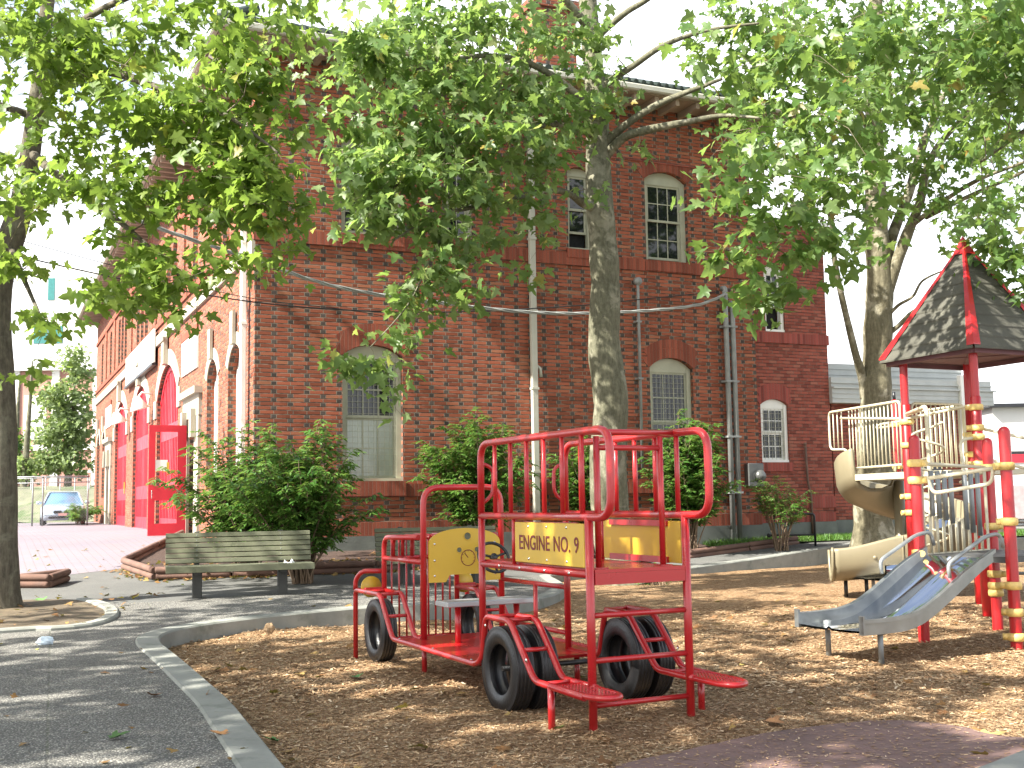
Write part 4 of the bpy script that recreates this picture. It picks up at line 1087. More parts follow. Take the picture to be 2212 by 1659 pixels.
RF = rf.build('roof', M['roofwood'], TW)
rd = MB()
for i in range(4):
    a = cs[i].copy(); a.z = ZE_ + .02; b = ctr.copy(); b.z = ZA + .01
    d = (b - a).normalized(); hz = Vector((d.x, d.y, 0)).normalized(); sd = hz.cross(Vector((0, 0, 1)))
    for sg in (-1, 1):
        # two angled flats of a ridge cap
        n1 = (cs[(i + (1 if sg > 0 else -1)) % 4] - cs[i]).normalized()
        w_ = n1 * .12
        o0 = Vector((0, 0, .022)) - hz * .02
        P = [a + o0, a + o0 + w_, b + o0 + w_ * .25 - d * .12, b + o0]
        if (P[1] - P[0]).cross(P[3] - P[0]).z < 0: P = P[::-1]
        Q = [v - Vector((0, 0, .018)) for v in P]
        rd.add(P + Q, [(0, 1, 2, 3), (7, 6, 5, 4), (0, 4, 5, 1), (1, 5, 6, 2), (2, 6, 7, 3), (3, 7, 4, 0)])
rd.build('ridge_cap', M['redpost'], RF)
ap = MB(); tp = [ctr.lerp(c, .13) for c in cs]; zt_ = lerp(ZE_, ZA, .87) + .06
for i in range(4):
    a, b = tp[i].copy(), tp[(i + 1) % 4].copy(); a.z = b.z = zt_; ap.add([a, b, Vector((ctr.x, ctr.y, ZA + .13))], [(0, 1, 2)])
ap.build('apex_cap', M['redpost'], RF)
un = MB(); un.poly([Vector((c_.x, c_.y, ZE_ + .0)) * 1 for c_ in [c.lerp(ctr, .015) for c in cs]])
for i in range(4):
    a, b = cs[i].copy(), cs[(i + 1) % 4].copy(); a.z = b.z = ZE_ - .04
    un.bar(a.lerp(Vector((ctr.x, ctr.y, a.z)), .08), b.lerp(Vector((ctr.x, ctr.y, a.z)), .08), .05, .06)
for i in range(2):
    a, b = cs[i].copy(), cs[i + 2].copy(); a.z = b.z = ZE_ + .02; un.bar(a.lerp(b, .1), b.lerp(a, .1), .07, .06)
un.build('roof_frame', plain('purple_brown_board', (.12, .05, .055), .8, .2, 4), RF)
# railings ------------------------------------------------
def rail(name, pts, r=.019, fr=.08, mat='beige', parent=TW, closed=False):
    m = MB(); m.tube(fillet([q_(p) for p in pts], fr, 5, closed), r, 8, closed=closed); return m.build(name, M[mat], parent)
V3 = Vector
def up(p, z): return V3((p.x, p.y, z))
# guard on the landing edge towards the spiral slide
s0 = V3((5.22, 17.75, 0)); e0 = p2 + V3((-.05, .08, 0))
m = MB(); n = 15
fr_ = [up(e0, ZU + .10), up(e0, ZU + .98), up(s0 + V3((-.12, .5, 0)), ZU + 1.02), up(s0 + V3((-.12, .5, 0)), ZU + .42), up(s0, ZU + .40), up(s0, ZU - .04)]
m.tube(fillet([q_(p) for p in fr_], .1, 5), .019, 8); m.tube([q_(up(e0, ZU + .10)), q_(up(s0, ZU + .10))], .016, 8)
for k in range(1, n):
    p = e0.lerp(s0, k / n); m.tube([q_(up(p, ZU + .10)), q_(up(p, ZU + .99))], .0095, 6)
for k in (1, 2, 3): p = s0.lerp(s0 + V3((-.12, .5, 0)), k / 4); m.tube([q_(up(p, ZU + .41)), q_(up(p, ZU + 1.0))], .0095, 6)
m.build('guard_rail', M['beige'], TW)
# back guard p2 -> p3 and p7
m = MB(); a0, b0 = p2 + V3((.1, .05, 0)), p3 - V3((.1, .05, 0)); 
for off, (a_, b_) in ((0, (a0, b0)),):
    m.tube(fillet([q_(up(a_, ZU + .06)), q_(up(a_, ZU + .95)), q_(up(b_, ZU + .95)), q_(up(b_, ZU + .06))], .1, 5), .019, 8); m.tube([q_(up(a_, ZU + .08)), q_(up(b_, ZU + .08))], .016, 8)
    for k in range(1, 11): p = a_.lerp(b_, k / 11); m.tube([q_(up(p, ZU + .08)), q_(up(p, ZU + .94))], .0095, 6)
m.build('guard_rail', M['beige'], TW)
m = MB(); a_, b_ = p7 + V3((.1, -.1, 0)), p3 + V3((-.05, .1, 0))
m.tube(fillet([q_(up(a_, ZU + .06)), q_(up(a_, ZU + .95)), q_(up(b_, ZU + .95)), q_(up(b_, ZU + .06))], .1, 5), .019, 8)
for k in range(1, 13): p = a_.lerp(b_, k / 13); m.tube([q_(up(p, ZU + .06)), q_(up(p, ZU + .94))], .0095, 6)
m.build('guard_rail', M['beige'], TW)
rail('hand_rail', [up(V3((5.1, 17.6, 0)), 2.72), up(p2 + V3((-.02, -.07, 0)), 2.56), up(p4 + V3((-.09, 0, 0)), 2.64), up(p4, 2.62)], .02, .2)
rail('hand_rail', [up(p7, 2.6), up(p7 + V3((-.35, -.1, 0)), 2.56), up(p7 + V3((-.4, -.5, 0)), 2.6), up(p2, 2.54)], .018, .12)
rail('grab_hoop', [up(p4, 2.24), up(p4 + V3((-.28, -.1, 0)), 2.2), up(p4 + V3((-.26, -.2, 0)), 1.70), up(p5 + V3((-.1, .6, 0)), 1.66), up(p5, 1.80)], .02, .12)
# slide entrance bar and hoop between p1 and p6
rail('entrance_bar', [up(p1, 1.68), up(p6, 1.80)], .021, 0)
pa = p1.lerp(p6, .14); pb = p1.lerp(p6, .86)
rail('grab_hoop', [up(pa, 1.70), up(pa.lerp(pb, .06), 1.54), up(pa.lerp(pb, .97), 1.63), up(pb, 1.78)], .02, .07)
rail('guard_bar', [up(p1, 1.86), up(p5, 1.82)], .02, 0)
# chime panel p1 -> p5
m = MB(); a_, b_ = p1.lerp(p5, .07), p1.lerp(p5, .93)
m.tube([q_(up(a_, 1.80)), q_(up(a_, 0.9)), q_(up(b_, 0.9)), q_(up(b_, 1.78))], .018, 8)
for k in range(1, 10):
    p = a_.lerp(b_, k / 10)
    if k == 6: m.tube([q_(up(p, 0.9)), q_(up(p, 1.26))], .019, 8)
    else: m.tube([q_(up(p, 0.9)), q_(up(p, 1.34 - .02 * k))], .018, 8)
PN = m.build('chime_frame', M['beige'], TW)
for k, l in ((1, .70), (2, .73), (3, .77), (4, .82), (6.2, .92), (7.2, .97), (8.3, 1.02)):
    p = a_.lerp(b_, k / 10); m = MB(); o_ = V3((.02, -.03, 0)); m.tube([q_(up(p, 1.78) + o_), q_(up(p, 1.82 - l * .74) + o_)], .026, 12); m.build('chime', M['galv'], PN)
m = MB(); p = a_.lerp(b_, .66); m.tube([q_(up(p, 1.8)), q_(up(p, 1.55))], .007, 6); m.build('chime_cord', M['white'], PN)
# corkscrew climber
cc = V3((5.34, 14.6, 0)); m = MB(); m.tube(fillet([q_(up(p2, 2.62)), q_(up(cc, 2.66)), q_(up(cc, -.05))], .12, 5), .03, 10)
hx_ = []
for k in range(0, 121):
    a = 2 * PI * k / 20; hx_.append(q_(up(cc, 2.45 - k * .0185) + V3((math.cos(a), math.sin(a), 0)) * .19))
m.tube(hx_, .017, 7); m.build('corkscrew_climber', M['beige'], TW)
# stair rails to the right of the roofed deck
for z in (2.36, 1.98): rail('stair_rail', [up(p4, z), up(p4 + V3((.95, -.35, 0)), z - .28), up(p4 + V3((2.2, -.8, 0)), z - .95)], .02, .1)
for z, z2 in ((1.17, 1.17), (.63, .62)): rail('bridge_bar', [up(p5, z), up(p5 + V3((2.4, .2, 0)), z2)], .018, 0, 'galv')
for z in (1.25,): rail('bridge_bar', [up(p6, z), up(p6 + V3((2.2, .1, 0)), z)], .018, 0, 'galv')
# beige climbing panel past the right hand posts
m = MB(); c = q_(V3((7.15, 15.2, 0)))
pl = [(0, 0), (1.6, 0), (1.6, 1.3), (1.15, 1.42), (.55, 1.36), (.28, 1.02), (.14, .82), (-.02, .5)]
m.prism([(c.x + a * .93, c.y + a * .36, .35 + b) for a, b in pl], (.02, -.06, 0)); m.build('climbing_panel', M['beigep'], TW)

# stainless slide ---------------------------------------
SO = V3((3.2, 10.9, 0)); SDIR = V3((.885, .465, 0)).normalized(); SW = V3((-SDIR.y, SDIR.x, 0))   # up the slide; SW points to the far side
SLD = thing('metal_slide', 'short wide stainless slide with high side walls leading down from the low deck', 'slide', SO)
prof = [(-.32, .315), (0, .315), (.25, .325), (.45, .37), (.65, .46), (.85, .57), (1.1, .715), (1.3, .83), (1.45, .905)]
def sl(s, w_, z): return V3(SDIR * s) + SW * w_ + V3((0, 0, z))
def smooth_prof(pr, n=40):
    out = []
    for k in range(n + 1):
        s = lerp(pr[0][0], pr[-1][0], k / n)
        i = 0
        while i < len(pr) - 2 and pr[i + 1][0] < s: i += 1
        p0 = pr[max(0, i - 1)]; pa_, pb_ = pr[i], pr[i + 1]; p3_ = pr[min(len(pr) - 1, i + 2)]
        h_ = pb_[0] - pa_[0]; t = (s - pa_[0]) / h_
        m0 = (pb_[1] - p0[1]) / max(1e-6, pb_[0] - p0[0]); m1 = (p3_[1] - pa_[1]) / max(1e-6, p3_[0] - pa_[0])
        z = (2 * t**3 - 3 * t**2 + 1) * pa_[1] + (t**3 - 2 * t**2 + t) * h_ * m0 + (-2 * t**3 + 3 * t**2) * pb_[1] + (t**3 - t**2) * h_ * m1
        out.append((s, z))
    return out
SP = smooth_prof(prof); HWs = .40
m = MB()
rows = []
for s, z in SP:
    rows.append([sl(s, w_, z + dz) for w_, dz in ((-HWs, .0), (-HWs * .55, -.006), (-.04, -.008), (0, .012), (.04, -.008), (HWs * .55, -.006), (HWs, .0))])
vs = [v for rw in rows for v in rw]; k = 7
fs = [(i * k + j, (i + 1) * k + j, (i + 1) * k + j + 1, i * k + j + 1) for i in range(len(rows) - 1) for j in range(k - 1)]
o_ = len(vs); vs += [v - V3((0, 0, .02)) for v in vs]
fs += [tuple(o_ + q for q in f[::-1]) for f in fs]
m.add(vs, fs, 0, True)
m.build('slide_bed', M['mirror'], SLD)
for sg in (-1, 1):
    m = MB(); rows = []
    for s, z in SP:
        hgt_w = lerp(.10, .12, sst(-.2, .7, s)) - .035 * sst(1.0, 1.45, s); w0 = sg * HWs; w1 = sg * (HWs + .05)
        rows.append([sl(s, w0, z - .025), sl(s, w0, z + hgt_w), sl(s, w1, z + hgt_w + .005), sl(s, w1, z + hgt_w - .03), sl(s, w0 + sg * .012, z + hgt_w - .03), sl(s, w0 + sg * .012, z - .04)])
    vs = [v for rw in rows for v in rw]; k = 6; fs = []
    for i in range(len(rows) - 1):
        for j in range(k):
            j2 = (j + 1) % k; q = (i * k + j, (i + 1) * k + j, (i + 1) * k + j2, i * k + j2); fs.append(q if sg > 0 else q[::-1])
    m.add(vs, fs, 0, False)
    m.box((-.012, -.0275, -.08), (.012, .0275, .09), 0, Matrix.Translation(sl(SP[0][0], sg * (HWs + .025), SP[0][1] + .045)) @ Matrix.Rotation(math.atan2(SDIR.y, SDIR.x), 4, 'Z'))
    m.build('side_wall', M['steel'], SLD)
    g = MB(); w1 = sg * (HWs + .03)
    g.tube(fillet([sl(.82, w1, .74), sl(.80, w1, .87), sl(1.34, w1, 1.12), sl(1.54, w1, 1.14), sl(1.58, w1, 1.0)], .1, 5), .02, 8); g.build('hand_rail', M['galv'], SLD)
    l = MB(); l.tube([sl(-.02, sg * .34, -.05), sl(-.02, sg * .34, .335)], .026, 10); l.tube([sl(-.02, sg * .34, .26), sl(-.02, sg * .34, .33)], .04, 10); l.build('leg', M['galv'], SLD)

# spiral slide ------------------------------------------
SC = V3((6.1, 17.75, 0)); SPL = thing('spiral_slide', 'beige plastic spiral slide winding down round a column behind the red posts', 'slide', SC)
NS = 64; path = []
for i in range(NS + 1):
    a = i / NS; ang = rad(205) - a * rad(307); R = .60; z = lerp(1.76, .58, a)
    out_ = V3((math.cos(ang), math.sin(ang), 0)); path.append((V3((math.cos(ang) * R, math.sin(ang) * R, z)), out_, lerp(.46, .36, sst(.02, .30, a))))
c_, o_, h0 = path[-1]; tang = V3((o_.y, -o_.x, 0))
for k in range(1, 13): path.append((c_ + tang * (.10 * k) + V3((0, 0, -.155 * sst(0, 11, k))), o_, lerp(.36, .30, k / 12)))
def chsec(h): return [(-.42, .26), (-.39, .06), (-.30, -.07), (-.12, -.13), (.10, -.13), (.28, -.06), (.37, .10), (.40, h), (.44, h + .02), (.455, h - .015), (.43, .08), (.40, .0), (.32, -.11), (.12, -.175), (-.14, -.175), (-.33, -.11), (-.43, .05), (-.46, .26)]
m = MB(); rows = [[c + o_ * s + V3((0, 0, z)) for s, z in chsec(h)] for c, o_, h in path]
vs = [v for rw in rows for v in rw]; k = len(rows[0])
fs = [(i * k + j, (i + 1) * k + j, (i + 1) * k + (j + 1) % k, i * k + (j + 1) % k) for i in range(len(rows) - 1) for j in range(k)]
fs += [tuple(range(k)), tuple((len(rows) - 1) * k + j for j in range(k))[::-1]]
m.add(vs, fs, 0, True); m.build('chute', M['beigep'], SPL)
m = MB(); c, o_, h = path[-1]; m.tube([c + o_ * s + V3((0, 0, z)) for s, z in chsec(h)], .022, 6, closed=True); m.build('exit_lip', M['beigep'], SPL)
for q in (24, 44, 66):
    c, o_, h = path[q]; m = MB(); m.tube([c + o_ * s * 1.012 + V3((0, 0, z - .004)) for s, z in chsec(h)[8:]], .012, 6); m.build('seam', M['beigep'], SPL)
for q in (30, 57, 70):
    c, o_, h = path[q]; m = MB(); m.lathe([(.03, 0), (.022, .012), (0, .014)], c + o_ * .44 + V3((0, 0, .12)), o_, 10); m.build('bolt_cover', M['beigep'], SPL)
m = MB(); m.lathe([(.085, -.05), (.085, 1.74), (.0, 1.75)], (-.08, .07, 0), (0, 0, 1), 18); m.build('column', M['beigep'], SPL)
for dx in (-3, -6):
    c, o_, h = path[dx]; m = MB(); m.tube([V3((c.x, c.y, -.05)), V3((c.x, c.y, c.z - .15))], .03, 8); m.build('leg', M['iron'], SPL)

# second steel slide seen through the chimes
S2 = thing('metal_slide', 'curved steel slide behind the chimes, far side of the tower', 'slide', (6.9, 17.6, 0), rad(205))
m = MB(); rows = []
for i in range(25):
    t = i / 24; x = lerp(-.3, 1.9, t); z = lerp(.95, .32, sst(.12, .9, t)); rows.append([(x, w_, z + h_) for w_, h_ in ((-.33, .2), (-.33, 0), (0, -.015), (.33, 0), (.33, .2), (.36, .2), (.36, -.03), (-.36, -.03), (-.36, .2))])
vs = [v for rw in rows for v in rw]; k = 9; fs = [(i * k + j, i * k + (j + 1) % k, i * k + k + (j + 1) % k, i * k + k + j) for i in range(24) for j in range(k)]
m.add(vs, fs, 0, True); m.build('slide_bed', M['mirror'], S2)
for s in (-.25, .25): m = MB(); m.tube([(1.6, s, -.05), (1.6, s, .32)], .026, 8); m.build('leg', M['galv'], S2)
# ---------------------------------------------------------------- benches
def bench(loc, rz, label, L=2.0):
    t = thing('park_bench', label, 'bench', loc, rz, 'wooden slat park benches')
    b = MB(); th = rad(14)
    for k in range(6):
        z = .50 + k * .072; y = .20 + k * .072 * math.tan(th)
        Mx = Matrix.Translation((0, y, z)) @ Matrix.Rotation(-th, 4, 'X')
        b.box((-L / 2, -.019, -.031), (L / 2, .019, .031), 0, Mx, .004)
    b.build('backrest', M['benchwood'], t)
    s = MB()
    for k in range(5):
        y = -.245 + k * .098; s.box((-L / 2 , y, .405), (L / 2, y + .09, .445), 0, None, .004)
    s.box((-L / 2, -.265, .36), (L / 2, -.247, .447), 0, None, .003); s.build('seat', M['benchwood'], t)
    for x in (-L * .29, L * .29):
        l = MB(); l.box((x - .065, -.09, -.03), (x + .065, .09, .40), 0, None, .01); l.box((x - .04, -.22, .33), (x + .04, .2, .40))
        Mx = Matrix.Translation((x, .245, .62)) @ Matrix.Rotation(-th, 4, 'X'); l.box((-.035, -.0, -.3), (.035, .025, .3), 0, Mx); l.build('leg', M['benchleg'], t)
    b = MB()
    for x in (-L * .29, L * .29):
        for k in range(6):
            z = .50 + k * .072; y = .20 + k * .072 * math.tan(th) - .02; b.lathe([(.008, 0), (.005, .004), (0, .005)], (x, y, z), (0, -1, 0), 6)
    b.build('bolt', M['galv'], t)
    return t
a = G(422, 1292); c = G(613, 1283); mid = (a + c) / 2
bench((mid.x, mid.y, hgt(mid.x, mid.y)), math.atan2(c.y - a.y, c.x - a.x), 'weathered green-grey slat bench on the paving in front of the big shrub', 2.03)
c = G(864, 1264); bench((c.x + .62, c.y + .3, hgt(c.x + .6, c.y + .2)), rad(20), 'slat bench half hidden behind the front of the play fire engine', 2.0)
bench((9.85, 25.15, .30), rad(12), 'pale slat bench on the grass behind the play tower', 2.0)
# torn white paper on the bench
n = G(613, 1283); t = MB(); rr = random.Random(5)
def crumple(R, n=60, sd=1, sq=.5):
    rr = random.Random(sd); mb = MB(); mb.sphere((0, 0, 0), 1, 14)
    mb.v = [tuple(Vector(v) * R * (1 + .35 * mnoise.noise(Vector(v) * 2.2 + Vector((sd, 0, 0))) + .18 * mnoise.noise(Vector(v) * 6)) ) for v in mb.v]
    mb.v = [(v[0] * 1.4, v[1], v[2] * sq + R * sq * .8) for v in mb.v]; mb.s = [False] * len(mb.s); return mb
M['paper'] = plain('white_paper', (.78, .78, .76), .7, .05); M['bagm'] = plain('plastic_bag', (.62, .72, .80), .25, .1, 8)
bm = bpy.data.objects['park_bench']
w = bm.matrix_basis @ Vector((.66, -.12, .447))
t = MB(); t.add([(-.07, 0, .002), (-.05, .03, .05), (-.01, .01, .012), (.02, 0, .010), (.05, .02, .055), (.09, 0, .006), (.03, -.03, .004), (-.04, -.03, .004), (-.055, .0, .045), (.055, -.01, .05)], [(0, 8, 1), (8, 2, 1), (0, 7, 8), (7, 2, 8), (2, 7, 6, 3), (3, 9, 4), (9, 5, 4), (3, 6, 9), (6, 5, 9)])
o = t.build('paper_scrap', M['paper']); o.location = w; o.rotation_euler = (0, 0, .4); tag(o, 'crumpled white paper scrap lying on the bench seat', 'litter')
g = G(97, 1393); t = crumple(.062, sd=3, sq=.75); o = t.build('plastic_bag', M['bagm']); o.location = g; tag(o, 'crumpled pale blue plastic bag on the grey path', 'litter')
g = G(586, 1352); t = crumple(.045, sd=8, sq=1.4); o = t.build('dry_leaf_clump', plain('dry_leaf_clump', (.34, .23, .13), .9, .3, 12)); o.location = (g.x, g.y - .1, .08); tag(o, 'curled tan dry leaf propped against the kerb', 'leaf')

# black pipe rail in front of the wing
a = at(1672, 1140, 25.9); b = at(1760, 1140, 26.0); z0 = hgt(a.x, a.y)
t = thing('pipe_rail', 'black pipe hoop rail on the grass in front of the brick wing', 'railing', (a.x, a.y, z0))
d = Vector((b.x - a.x, b.y - a.y, 0)); 
m = MB(); m.tube(fillet([(0, 0, -.05), (0, 0, .74), d + Vector((0, 0, .74)), d + Vector((0, 0, -.05))], .08, 5), .027, 10); m.build('frame', M['iron'], t)
m = MB(); m.tube([Vector((-.1, -.02, .27)), d + Vector((0, 0, .27))], .022, 8); m.sphere((-.13, -.02, .27), .05, 8); m.build('middle_bar', M['iron'], t)

# ---------------------------------------------------------------- cables
def cable(name, label, pts, r, mat, strands=1, tw=.5):
    P = [Vector(p) for p in pts]; o0 = P[0].copy(); m = MB()
    Q = []
    for i in range(len(P) - 1):
        p0, p1_, p2_, p3_ = P[max(0, i - 1)], P[i], P[i + 1], P[min(len(P) - 1, i + 2)]
        for k in range(14):
            t = k / 14; Q.append(.5 * ((2 * p1_) + (p2_ - p0) * t + (2 * p0 - 5 * p1_ + 4 * p2_ - p3_) * t * t + (3 * p1_ - p0 - 3 * p2_ + p3_) * t ** 3))
    Q.append(P[-1])
    for s in range(strands):
        R = []; L = 0
        for i, q in enumerate(Q):
            if i: L += (q - Q[i - 1]).length
            a = 2 * PI * s / strands + L / tw * 2 * PI * .5
            R.append(q - o0 + (Vector((0, math.cos(a), math.sin(a))) * r * 1.25 if strands > 1 else Vector()))
        m.tube(R, r, 6)
    o = m.build(name, mat); o.location = o0; tag(o, label, 'cable', 'overhead cables')
E1 = BW(11.05, -.2, 6.3)
cable('utility_cable', 'twisted grey service cable looping across the brick side wall', [at(-80, 290, 16.0), at(265, 462, 17.6), at(545, 560, 19.3), at(740, 622, 20.6), at(1000, 660, 22.3), at(1180, 676, 23.6), at(1350, 674, 24.8), at(1500, 660, 25.9), E1], .017, M['cable'], 3, .8)
cable('utility_cable', 'thin black cable crossing below the grey one on the brick wall', [at(-80, 525, 17.0), at(260, 602, 19.0), at(545, 652, 20.6), at(800, 672, 21.9), at(1000, 673, 23.0), at(1250, 660, 24.5), at(1400, 645, 25.4), BW(10.9, -.1, 6.35)], .013, M['bcable'])
cable('utility_cable', 'very thin black wire above the black cable by the station corner', [at(-80, 485, 17.5), at(250, 575, 19.2), at(520, 640, 20.7), at(740, 668, 21.7), BW(2.6, -.03, 5.35)], .007, M['bcable'])

# ---------------------------------------------------------------- car beyond the fence
CP = plain('silver_blue_paint', (.42, .50, .58), .25, .04, 2, metal=.5, coat=.7)
M['carglass'] = plain('car_glass', (.10, .20, .32), .08, .1, spec=.9)
M['lamp'] = plain('lamp_lens', (.72, .72, .70), .2, .1); M['plate'] = plain('number_plate', (.55, .30, .28), .5, .1)
def car(loc, rz, label, paint):
    t = thing('parked_car', label, 'car', loc, rz)     # local: nose towards -y
    m = MB(); S = [(-2.2, .66, .32, .58), (-2.1, .80, .24, .70), (-1.7, .88, .22, .80), (-1.0, .90, .22, .90), (0, .90, .22, .93), (1.2, .90, .22, .95), (2.0, .86, .25, .96), (2.25, .74, .35, .9)]
    rows = []
    for y, hw, z0, z1 in S: rows.append([(-hw * .94, y, z0), (-hw, y, z0 + .15), (-hw, y, z1 - .14), (-hw * .88, y, z1 - .02), (-hw * .45, y, z1 + .02), (0, y, z1 + .03), (hw * .45, y, z1 + .02), (hw * .88, y, z1 - .02), (hw, y, z1 - .14), (hw, y, z0 + .15), (hw * .94, y, z0)])
    vs = [v for r in rows for v in r]; k = 11
    fs = [(i * k + j, i * k + (j + 1) % k, i * k + k + (j + 1) % k, i * k + k + j) for i in range(len(S) - 1) for j in range(k)] + [tuple(range(k))[::-1], tuple((len(S) - 1) * k + j for j in range(k))]
    m.add(vs, fs, 0, True); m.build('body', paint, t)
    c = MB(); b0, b1 = [(-.82, -1.0, .88), (.82, -1.0, .88), (.82, 1.75, .94), (-.82, 1.75, .94)], [(-.58, -.25, 1.40), (.58, -.25, 1.40), (.58, .95, 1.42), (-.58, .95, 1.42)]
    md = [(a[0] * .5 + b[0] * .5 + (.03 if a[0] > 0 else -.03), (a[1] + b[1]) / 2 * 1.0, (a[2] + b[2]) / 2) for a, b in zip(b0, b1)]
    c.add(b0 + md + b1, [(0, 1, 5, 4), (4, 5, 9, 8), (1, 2, 6, 5), (5, 6, 10, 9), (2, 3, 7, 6), (6, 7, 11, 10), (3, 0, 4, 7), (7, 4, 8, 11)], 0, True); c.build('windscreen', M['carglass'], t)
    rf = MB(); rf.box((-.585, -.27, 1.40), (.585, .97, 1.455), 0, None, .025)
    for sx in (-1, 1):
        rf.bar((sx * .80, -.98, .90), (sx * .59, -.26, 1.42), .06, .05); rf.bar((sx * .59, .95, 1.42), (sx * .80, 1.72, .95), .1, .05)
    rf.build('roof', paint, t)
    for sx in (-1, 1):
        l = MB(); l.sphere((sx * .62, -2.05, .62), .16, 12, 0, (1.2, .5, .6)); l.build('headlight', M['lamp'], t)
        q = MB(); q.sphere((sx * .98, -.72, .98), .11, 10, 0, (1.1, .6, .75)); q.build('wing_mirror', paint, t)
        g = MB(); g.box((sx * .2 - .16, -2.235, .52), (sx * .2 + .16, -2.19, .64), 0, None, .03); g.build('grille', M['iron'], t)
        for y in (-1.4, 1.35):
            w_ = MB(); w_.lathe([(.20, -.1), (.29, -.1), (.32, -.06), (.32, .06), (.29, .1), (.20, .1)], (sx * .80, y, .31), (1, 0, 0), 20); w_.build('wheel', M['rubber'], t)
    b = MB(); b.box((-.55, -2.24, .3), (.55, -2.17, .40), 0, None, .02); b.build('bumper_intake', M['iron'], t)
    b = MB(); b.box((-.17, -2.26, .42), (.17, -2.242, .53)); b.build('number_plate', M['plate'], t)
    for sx in (-1, 1):
        b = MB(); b.box((sx * .35 - .2, .55, .85), (sx * .35 + .2, .7, 1.25), 0, None, .06); b.build('seat', M['iron'], t)
    return t
cl = at(136, 1132, 50); car((cl.x, cl.y, hgt(cl.x, cl.y) - .02), rad(21), 'pale silver-blue sedan parked nose-on behind the chain-link fence', CP)

# chain-link fence
fa = at(-60, 1100, 46.5); fb = at(192, 1100, 46.5); z0 = hgt(fa.x, 46.5) - .03; Lf = fb.x - fa.x
t = thing('chain_link_fence', 'grey chain-link fence in front of the parked car', 'fence', (fa.x, 46.5, z0))
m = MB(); N_ = int(Lf / .11)
for k in range(-18, N_ + 1):
    for sg in (1, -1):
        x0 = k * .11 if sg > 0 else k * .11 + 1.95; x1 = x0 + sg * 1.95; za, zb = .05, 2.0
        if x0 > Lf and x1 > Lf: continue
        if min(x0, x1) < 0 or max(x0, x1) > Lf: 
            # clip
            f0 = (max(0, min(Lf, x0)) - x0) / (x1 - x0); f1 = (max(0, min(Lf, x1)) - x0) / (x1 - x0)
            za, zb = lerp(.05, 2.0, f0), lerp(.05, 2.0, f1); x0, x1 = max(0, min(Lf, x0)), max(0, min(Lf, x1))
        m.tube([(x0, sg * .004, za), (x1, sg * .004, zb)], .0035, 3, cap=False)
m.build('wire_mesh', M['galv'], t)
for px in (-40, 69, 91, 188):
    p = at(px, 1100, 46.5); m = MB(); m.tube([(p.x - fa.x, .04, 0), (p.x - fa.x, .04, 2.08)], .035, 8); m.build('post', M['galv'], t)
m = MB(); m.tube([(0, 0, 2.04), (Lf, 0, 2.04)], .025, 8); m.build('top_rail', M['galv'], t)
m = MB(); m.tube([(0, .02, 1.78), (Lf, .02, 1.80)], .022, 8); m.build('middle_rail', M['galv'], t)
fa = at(-60, 1100, 62); fb = at(192, 1100, 62)
t = thing('chain_link_fence', 'farther fence with white top rails above the weedy bank', 'fence', (fa.x, 62, 1.6))
m = MB()
for k in range(9): x = lerp(0, fb.x - fa.x, k / 8); m.tube([(x, 0, -.4), (x, 0, 1.5)], .035, 6)
m.build('post', M['galv'], t)
m = MB(); m.tube([(0, 0, 1.5), (fb.x - fa.x, 0, 1.5)], .03, 6); m.tube([(0, 0, .8), (fb.x - fa.x, 0, .8)], .02, 6); m.build('top_rail', M['galv'], t)
# bank behind the parking
a = at(-150, 1100, 58); b = at(230, 1100, 58)
m = MB(); nx, ny = 40, 8; vs = [(lerp(a.x - 12, b.x + 8, i / nx), 56 + j * 1.5, hgt(-20, 60) + 1.9 * sst(0, 5, j) + .25 * mnoise.noise(Vector((i * .7, j * .8, 0)))) for j in range(ny + 1) for i in range(nx + 1)]
m.add(vs, [(j * (nx + 1) + i, j * (nx + 1) + i + 1, (j + 1) * (nx + 1) + i + 1, (j + 1) * (nx + 1) + i) for j in range(ny) for i in range(nx)], 0, True)
o = m.build('weedy_bank', plain('dry_bank', (.15, .155, .10), .95, .35, .8, dirt=(1.2, (.06, .10, .03), .5))); tag(o, kind='structure')

# background buildings
M['palebrick'] = plain('pale_far_brick', (.36, .19, .15), .9, .1, 1); M['palewall'] = plain('pale_far_wall', (.66, .66, .63), .8, .06, .4); M['teal'] = plain('teal_glass', (.03, .16, .15), .1, .15, spec=.8)
c = at(25, 900, 82); bt = thing('brick_building', 'far brick building with white pilasters behind the pale green tree', 'building', (c.x, 82, 1.0))
m = MB(); m.box((0, 0, 0), (12, 9, 11.2)); m.build('wall', M['palebrick'], bt)
m = MB()
for x in (.0, 2.9, 5.9, 9.0, 11.5): m.box((x, -.12, 0), (x + .55, -.002, 10.4))
m.box((-.2, -.4, 10.4), (12.2, -.001, 11.2)); m.box((-.1, -.2, 4.6), (12.1, -.13, 5.0)); m.build('trim', M['palewall'], bt)
for x in (.9, 3.8, 6.9): 
    m = MB(); m.box((x, -.06, 5.4), (x + 1.6, -.003, 8.6)); m.build('window', M['palewall'], bt)
m = MB(); m.box((5.5, -2.2, 2.9), (12, -.45, 3.05)); m.build('awning', M['palewall'], bt)
c = at(48, 900, 100); wt = thing('pale_tower', 'far white tower block with teal windows seen under the maple leaves', 'building', (c.x, 100, 1.0))
m = MB(); m.box((0, 0, 0), (14, 10, 22)); m.build('wall', M['palewall'], wt)
for (u, z, w_, h_) in ((.82, 15.0, 1.22, 1.6), (2.12, 15.0, 1.3, 1.6), (2.0, 18.9, .6, 2.0)):
    m = MB(); m.box((u, -.05, z), (u + w_, -.0, z + h_)); f_ = m.build('window', M['teal'], wt)
c = at(2150, 1000, 40); gb = thing('pale_garage', 'pale building with dark roof line and red stripe at the right edge', 'building', (c.x, 40, .4))
